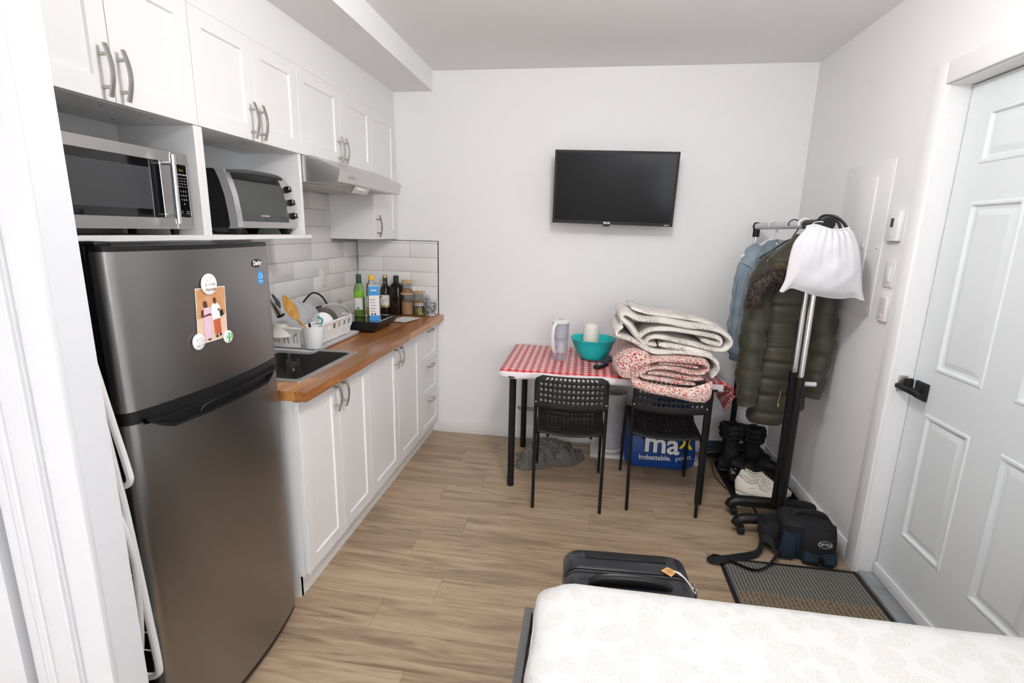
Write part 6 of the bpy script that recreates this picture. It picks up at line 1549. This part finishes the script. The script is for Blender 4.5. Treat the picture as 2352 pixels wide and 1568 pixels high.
bm = new(); loft(bm, [rring(1.170, 2.318, .070, .030, .02, .006, A), rring(1.170, 2.314, .078, .036, .025, .03, A), rring(1.170, 2.320, .074, .030, .02, .075, A)]); obj('front_pocket', bm, 'camblue', cb_)
bm = new(); loft(bm, [rring(.990, 2.435, .040, .055, .03, .02, A), rring(.985, 2.435, .050, .062, .035, .06, A), rring(.985, 2.435, .050, .062, .035, .115, A), rring(.995, 2.435, .035, .05, .03, .145, A)]); obj('side_pouch', bm, 'camblack', cb_)
bm = new(); loft(bm, [rring(1.035, 2.345, .030, .030, .01, .01, A), rring(1.030, 2.340, .034, .034, .012, .05, A), rring(1.04, 2.350, .028, .03, .01, .14, A)]); obj('side_panel', bm, 'camblue', cb_)
bm = new(); tube(bm, smoothpath([(1.06, 2.39, .195), (1.08, 2.40, .222), (1.14, 2.395, .232), (1.20, 2.39, .220), (1.22, 2.39, .192)], 6), .011, 8, sx=1., sy=.5); obj('grab_handle', bm, 'camblack', cb_)
bm = new(); box(bm, .983, 1.003, 2.335, 2.352, .045, .085, .003); tube(bm, [(.997, 2.345, .08), (1.003, 2.352, .135)], .004, 6); obj('side_buckle', bm, 'black', cb_)
bm = new(); box(bm, 1.155, 1.180, 2.272, 2.288, .030, .060, .003); tube(bm, smoothpath([(1.168, 2.282, .035), (1.165, 2.272, .012), (1.18, 2.262, .006)], 4), .004, 6); obj('front_buckle', bm, 'black', cb_)
text('lettering', 'OPTEX', .020, (1.178, 2.2845, .122), (1, -.03, 0), (0, .22, 1), 'lgrey', cb_)
bm = new(); tube(bm, [(1.178+.030*math.cos(2*PI*k/28), 2.2865+.016*math.sin(2*PI*k/28)*.22, .1225+.0165*math.sin(2*PI*k/28)) for k in range(28)], .0008, 5, True); obj('logo_ring', bm, 'lgrey', cb_)
bm = new()
sp_ = smoothpath([(1.03, 2.345, .050), (.985, 2.31, .030), (.93, 2.245, .020), (.85, 2.190, .012), (.79, 2.215, .012), (.72, 2.262, .012), (.672, 2.268, .010), (.660, 2.235, .016), (.70, 2.222, .030), (.80, 2.270, .022), (.885, 2.312, .018), (.915, 2.335, .040), (.935, 2.375, .068), (.965, 2.360, .070), (.985, 2.34, .045), (1.01, 2.33, .030)], 8)
n = len(sp_); R = []
for i, p in enumerate(sp_):
    d = (sp_[min(i+1, n-1)]-sp_[max(i-1, 0)]).normalized(); tw = Vector((0, 0, 1)).lerp(Vector((-d.y, d.x, 0)), .45 if 1 else 0).normalized(); s = d.cross(tw).normalized()*.0013; w_ = tw*.017
    z_ = max(0, .018-(p.z)); q_ = p+Vector((0, 0, z_*.9)); R.append([q_+w_+s, q_+w_-s, q_-w_-s, q_-w_+s])
loft(bm, R); obj('shoulder_strap', bm, 'camblack', cb_)
dm = thing('doormat', 'dark ribbed doormat with a tan woven band inside the entry door', 'mat', (1.015, 1.93, 0))
bm = new(); box(bm, .722, 1.305, 2.045, 2.258, .001, .008); obj('ribbed_field', bm, 'mat_grey', dm)
bm = new(); box(bm, .722, 1.305, 1.84, 2.045, .001, .008); obj('tan_band', bm, 'mat_tan', dm)
bm = new(); box(bm, .722, 1.305, 1.63, 1.84, .001, .008); obj('ribbed_field', bm, 'mat_grey', dm)
bm = new()
for q_ in ((.704, .722, 1.612, 2.276), (1.305, 1.321, 1.612, 2.276), (.722, 1.305, 2.258, 2.276), (.722, 1.305, 1.612, 1.63)): box(bm, q_[0], q_[1], q_[2], q_[3], .001, .0095, .002, 1)
obj('binding', bm, 'black_matte', dm)

# ------------------------------------------------------------------ suitcase
su = thing('suitcase', 'black hard-shell suitcase standing upright at the foot of the bed', 'suitcase', (.180, 1.42, 0), .05)
def shell(y0, y1, nm):
    bm = new(); cy = (y0+y1)/2; hy = (y1-y0)/2
    R = []
    pr = [(.0, .76, .0), (.0, .93, .001), (.010, 1., .006), (.06, 1., .012), (.9, 1., .012), (.99, 1., .006), (1, .93, .001), (1, .76, 0)]
    # rounded-box cross-section in x-z, extruded along y
    def xz(hx, hz, r, y): 
        return [Vector((p.x, y, p.y)) for p in [Vector((q_.x, q_.y+.262, 0)) for q_ in rrect(0, 0, hx, hz, r, 0, 6)]]
    s = -1 if nm == 0 else 1
    ya, yb_ = (y1, y0) if nm == 0 else (y0, y1)
    loft(bm, [xz(.196, .222, .045, ya), xz(.200, .226, .048, ya+s*.010), xz(.200, .226, .048, yb_-s*.022), xz(.192, .218, .045, yb_-s*.006), xz(.175, .200, .04, yb_)])
    return obj('shell', bm, 'case', su, local=True, angle=40)
shell(-.115, -.010, 0); shell(.010, .115, 1)
bm = new()
loft(bm, [[Vector((p.x, y, p.y+.262)) for p in rrect(0, 0, .193, .219, .043, 0, 6)] for y in (-.012, .012)]); obj('zip_band', bm, 'black_matte', su, local=True)
bm = new(); tube(bm, [(p.x, 0, p.y+.262) for p in rrect(0, 0, .1945, .2205, .044, 0, 6)], .0022, 6, True); obj('zip', bm, 'dgrey', su, local=True)
bm = new(); tube(bm, smoothpath([(-.115, -.060, .484), (-.09, -.060, .500), (-.04, -.060, .507), (.04, -.060, .507), (.09, -.060, .500), (.115, -.060, .484)], 6), .013, 12, sy=1.4); gh = obj('grab_handle', bm, 'black', su, local=True)
bm = new()
for k in range(5): lathe(bm, [(.0045, 0), (.004, .0025), (.001, .003)], (-.044+.022*k, -.060, .5195), 10)
obj('grip_dots', bm, 'shine', gh, local=True, kind='stuff')
bm = new(); box(bm, -.13, .13, .060, .095, .486, .492, .003); obj('pull_handle', bm, 'black', su, local=True)
for sx_ in (-.15, .15):
    for sy_ in (-.075, .075):
        bm = new(); cyl(bm, (sx_-.012, sy_, .019), (sx_+.012, sy_, .019), .019, seg=16); cyl(bm, (sx_, sy_, .019), (sx_, sy_, .045), .014, seg=12); obj('wheel', bm, 'black', su, local=True)
bm = new(); prism(bm, [(.105, .020), (.128, .040), (.155, .022), (.132, -.006)], 'z', .4895, .4912); tg = obj('luggage_tag', bm, 'tan', su, local=True)
bm = new()
for k in range(3): box(bm, .122, .142, .010+k*.007, .0125+k*.007, .4911, .4915)
obj('tag_writing', bm, 'brown_print', tg, local=True, kind='stuff')
bm = new(); tube(bm, smoothpath([(.146, .020, .492), (.158, .012, .494), (.168, -.002, .492), (.182, -.02, .484), (.196, -.03, .462)], 5), .0022, 6); tube(bm, smoothpath([(.150, .016, .493), (.160, .002, .495), (.176, -.012, .488), (.198, -.022, .455)], 5), .0022, 6); obj('tag_cord', bm, 'offwhite', su, local=True)
for k in range(2):
    bm = new(); box(bm, .196, .206, -.036+k*.022, -.026+k*.022, .430, .462, .002); tube(bm, [(.202, -.031+k*.022+.006*math.cos(a), .468+.008*math.sin(a)) for a in [2*PI*i/12 for i in range(12)]], .0014, 6, True); obj('zip_pull', bm, 'chrome', su, local=True)

# ------------------------------------------------------------------ bed
bd_ = thing('bed', 'grey metal bed frame and mattress in the foreground', 'bed', (.62, .33, 0))
BX0, BX1, BY0, BY1 = -.128, 1.30, -.66, 1.300
bm = new(); box(bm, BX0, BX0+.022, BY0, BY1, .345, .420, .002); obj('side_rail', bm, 'bedmetal', bd_)
bm = new(); box(bm, BX1-.022, BX1, BY0, BY1, .345, .420, .002); obj('side_rail', bm, 'bedmetal', bd_)
bm = new(); box(bm, BX0+.022, BX1-.022, BY1-.022, BY1, .345, .420, .002); obj('end_rail', bm, 'bedmetal', bd_)
bm = new(); box(bm, BX0+.022, BX1-.022, BY0, BY0+.022, .345, .420, .002); obj('end_rail', bm, 'bedmetal', bd_)
for lx in (BX0+.02, BX1-.02):
    for ly in (BY0+.02, BY1-.02):
        bm = new(); box(bm, lx-.02, lx+.02, ly-.02, ly+.02, 0, .345, .002); obj('leg', bm, 'bedmetal', bd_)
bm = new()
for k in range(12): box(bm, BX0+.022, BX1-.022, BY0+.06+k*.16, BY0+.11+k*.16, .350, .362)
obj('slats', bm, 'bedmetal', bd_, kind='stuff')
bm = new(); loft(bm, [rr(BX0+.045, BX1-.03, BY0+.03, BY1-.03, .05, .363), rr(BX0+.040, BX1-.025, BY0+.025, BY1-.025, .06, .39), rr(BX0+.040, BX1-.025, BY0+.025, BY1-.025, .06, .52), rr(BX0+.06, BX1-.05, BY0+.05, BY1-.05, .06, .545)]); obj('mattress', bm, 'white', bd_)
# fitted sheet over the mattress
bm = new(); rings = []
for ins, z, r in ((.002, .40, .07), (0, .44, .08), (0, .500, .09), (.006, .530, .09), (.020, .548, .09), (.045, .5555, .09), (.08, .5575, .09), (.20, .5585, .09), (.40, .559, .09)):
    rg = []
    for p in rrect((BX0+.037+BX1-.022)/2, (BY0+.022+BY1-.018)/2, (BX1-.022-BX0-.037)/2-ins, (BY1-.018-BY0-.022)/2-ins, r, z, 8):
        rg.append(p)
    rings.append(rg)
def dens(rg, n=160):
    out = []; L = [0]
    for a, b in zip(rg, rg[1:]+rg[:1]): L.append(L[-1]+(b-a).length)
    for k in range(n):
        s = L[-1]*k/n; i = max(j for j in range(len(rg)) if L[j] <= s); t = (s-L[i])/max(1e-9, L[i+1]-L[i]); out.append(rg[i].lerp(rg[(i+1) % len(rg)], t))
    return out
rings = [dens(r) for r in rings]
for k, rg in enumerate(rings):
    for p in rg:
        wv = .0035*math.sin(p.x*31+p.y*27)*(1 if k < 5 else .4)+.004*noise.noise(p*7)
        p.x += wv*(1 if k < 5 else 0); p.z += .003*noise.noise(Vector((p.x*5, p.y*5, 1)))
loft(bm, rings, (False, True)); o = obj('bed_sheet', bm, 'sheet', angle=60); tag(settle(o), 'white sheet with a faint floral print stretched over the bed', 'sheet')

# ------------------------------------------------------------------ ceiling lamp, and the uplighter added behind the camera for fill
cl_ = thing('ceiling_lamp', 'frosted globe lamp on a short stem under the ceiling', 'lamp', (.12, 1.40, 2.27))
bm = new(); lathe(bm, [(.06, ZC-.001), (.06, ZC-.02), (.012, ZC-.03), (.012, ZC-.10), (.04, ZC-.105), (.04, ZC-.115)], (.12, 1.40, 0), 28, capb=False); obj('stem', bm, 'white', cl_)
bm = new(); lathe(bm, [(.001, -.088), (.04, -.078), (.075, -.045), (.088, 0), (.075, .045), (.04, .078), (.038, .086)], (.12, 1.40, 2.36), 32, capb=False); g_ = obj('globe_shade', bm, 'globe', cl_)
fl_ = thing('fill_uplighter', 'white uplighter added out of view in the rear corner for ceiling-bounce fill', 'lamp', (.95, -3.2, 0))
bm = new(); lathe(bm, [(.14, 0), (.14, .012), (.12, .02), (.02, .026)], (.95, -3.2, 0), 32); obj('base', bm, 'white', fl_)
bm = new(); cyl(bm, (.95, -3.2, .02), (.95, -3.2, 1.72), .012, seg=14); obj('pole', bm, 'white', fl_)
bm = new(); lathe(bm, [(.014, 1.70), (.06, 1.73), (.13, 1.79), (.16, 1.83), (.165, 1.83), (.13, 1.78), (.06, 1.72)], (.95, -3.2, 0), 32, capb=False); obj('bowl_shade', bm, 'white', fl_)
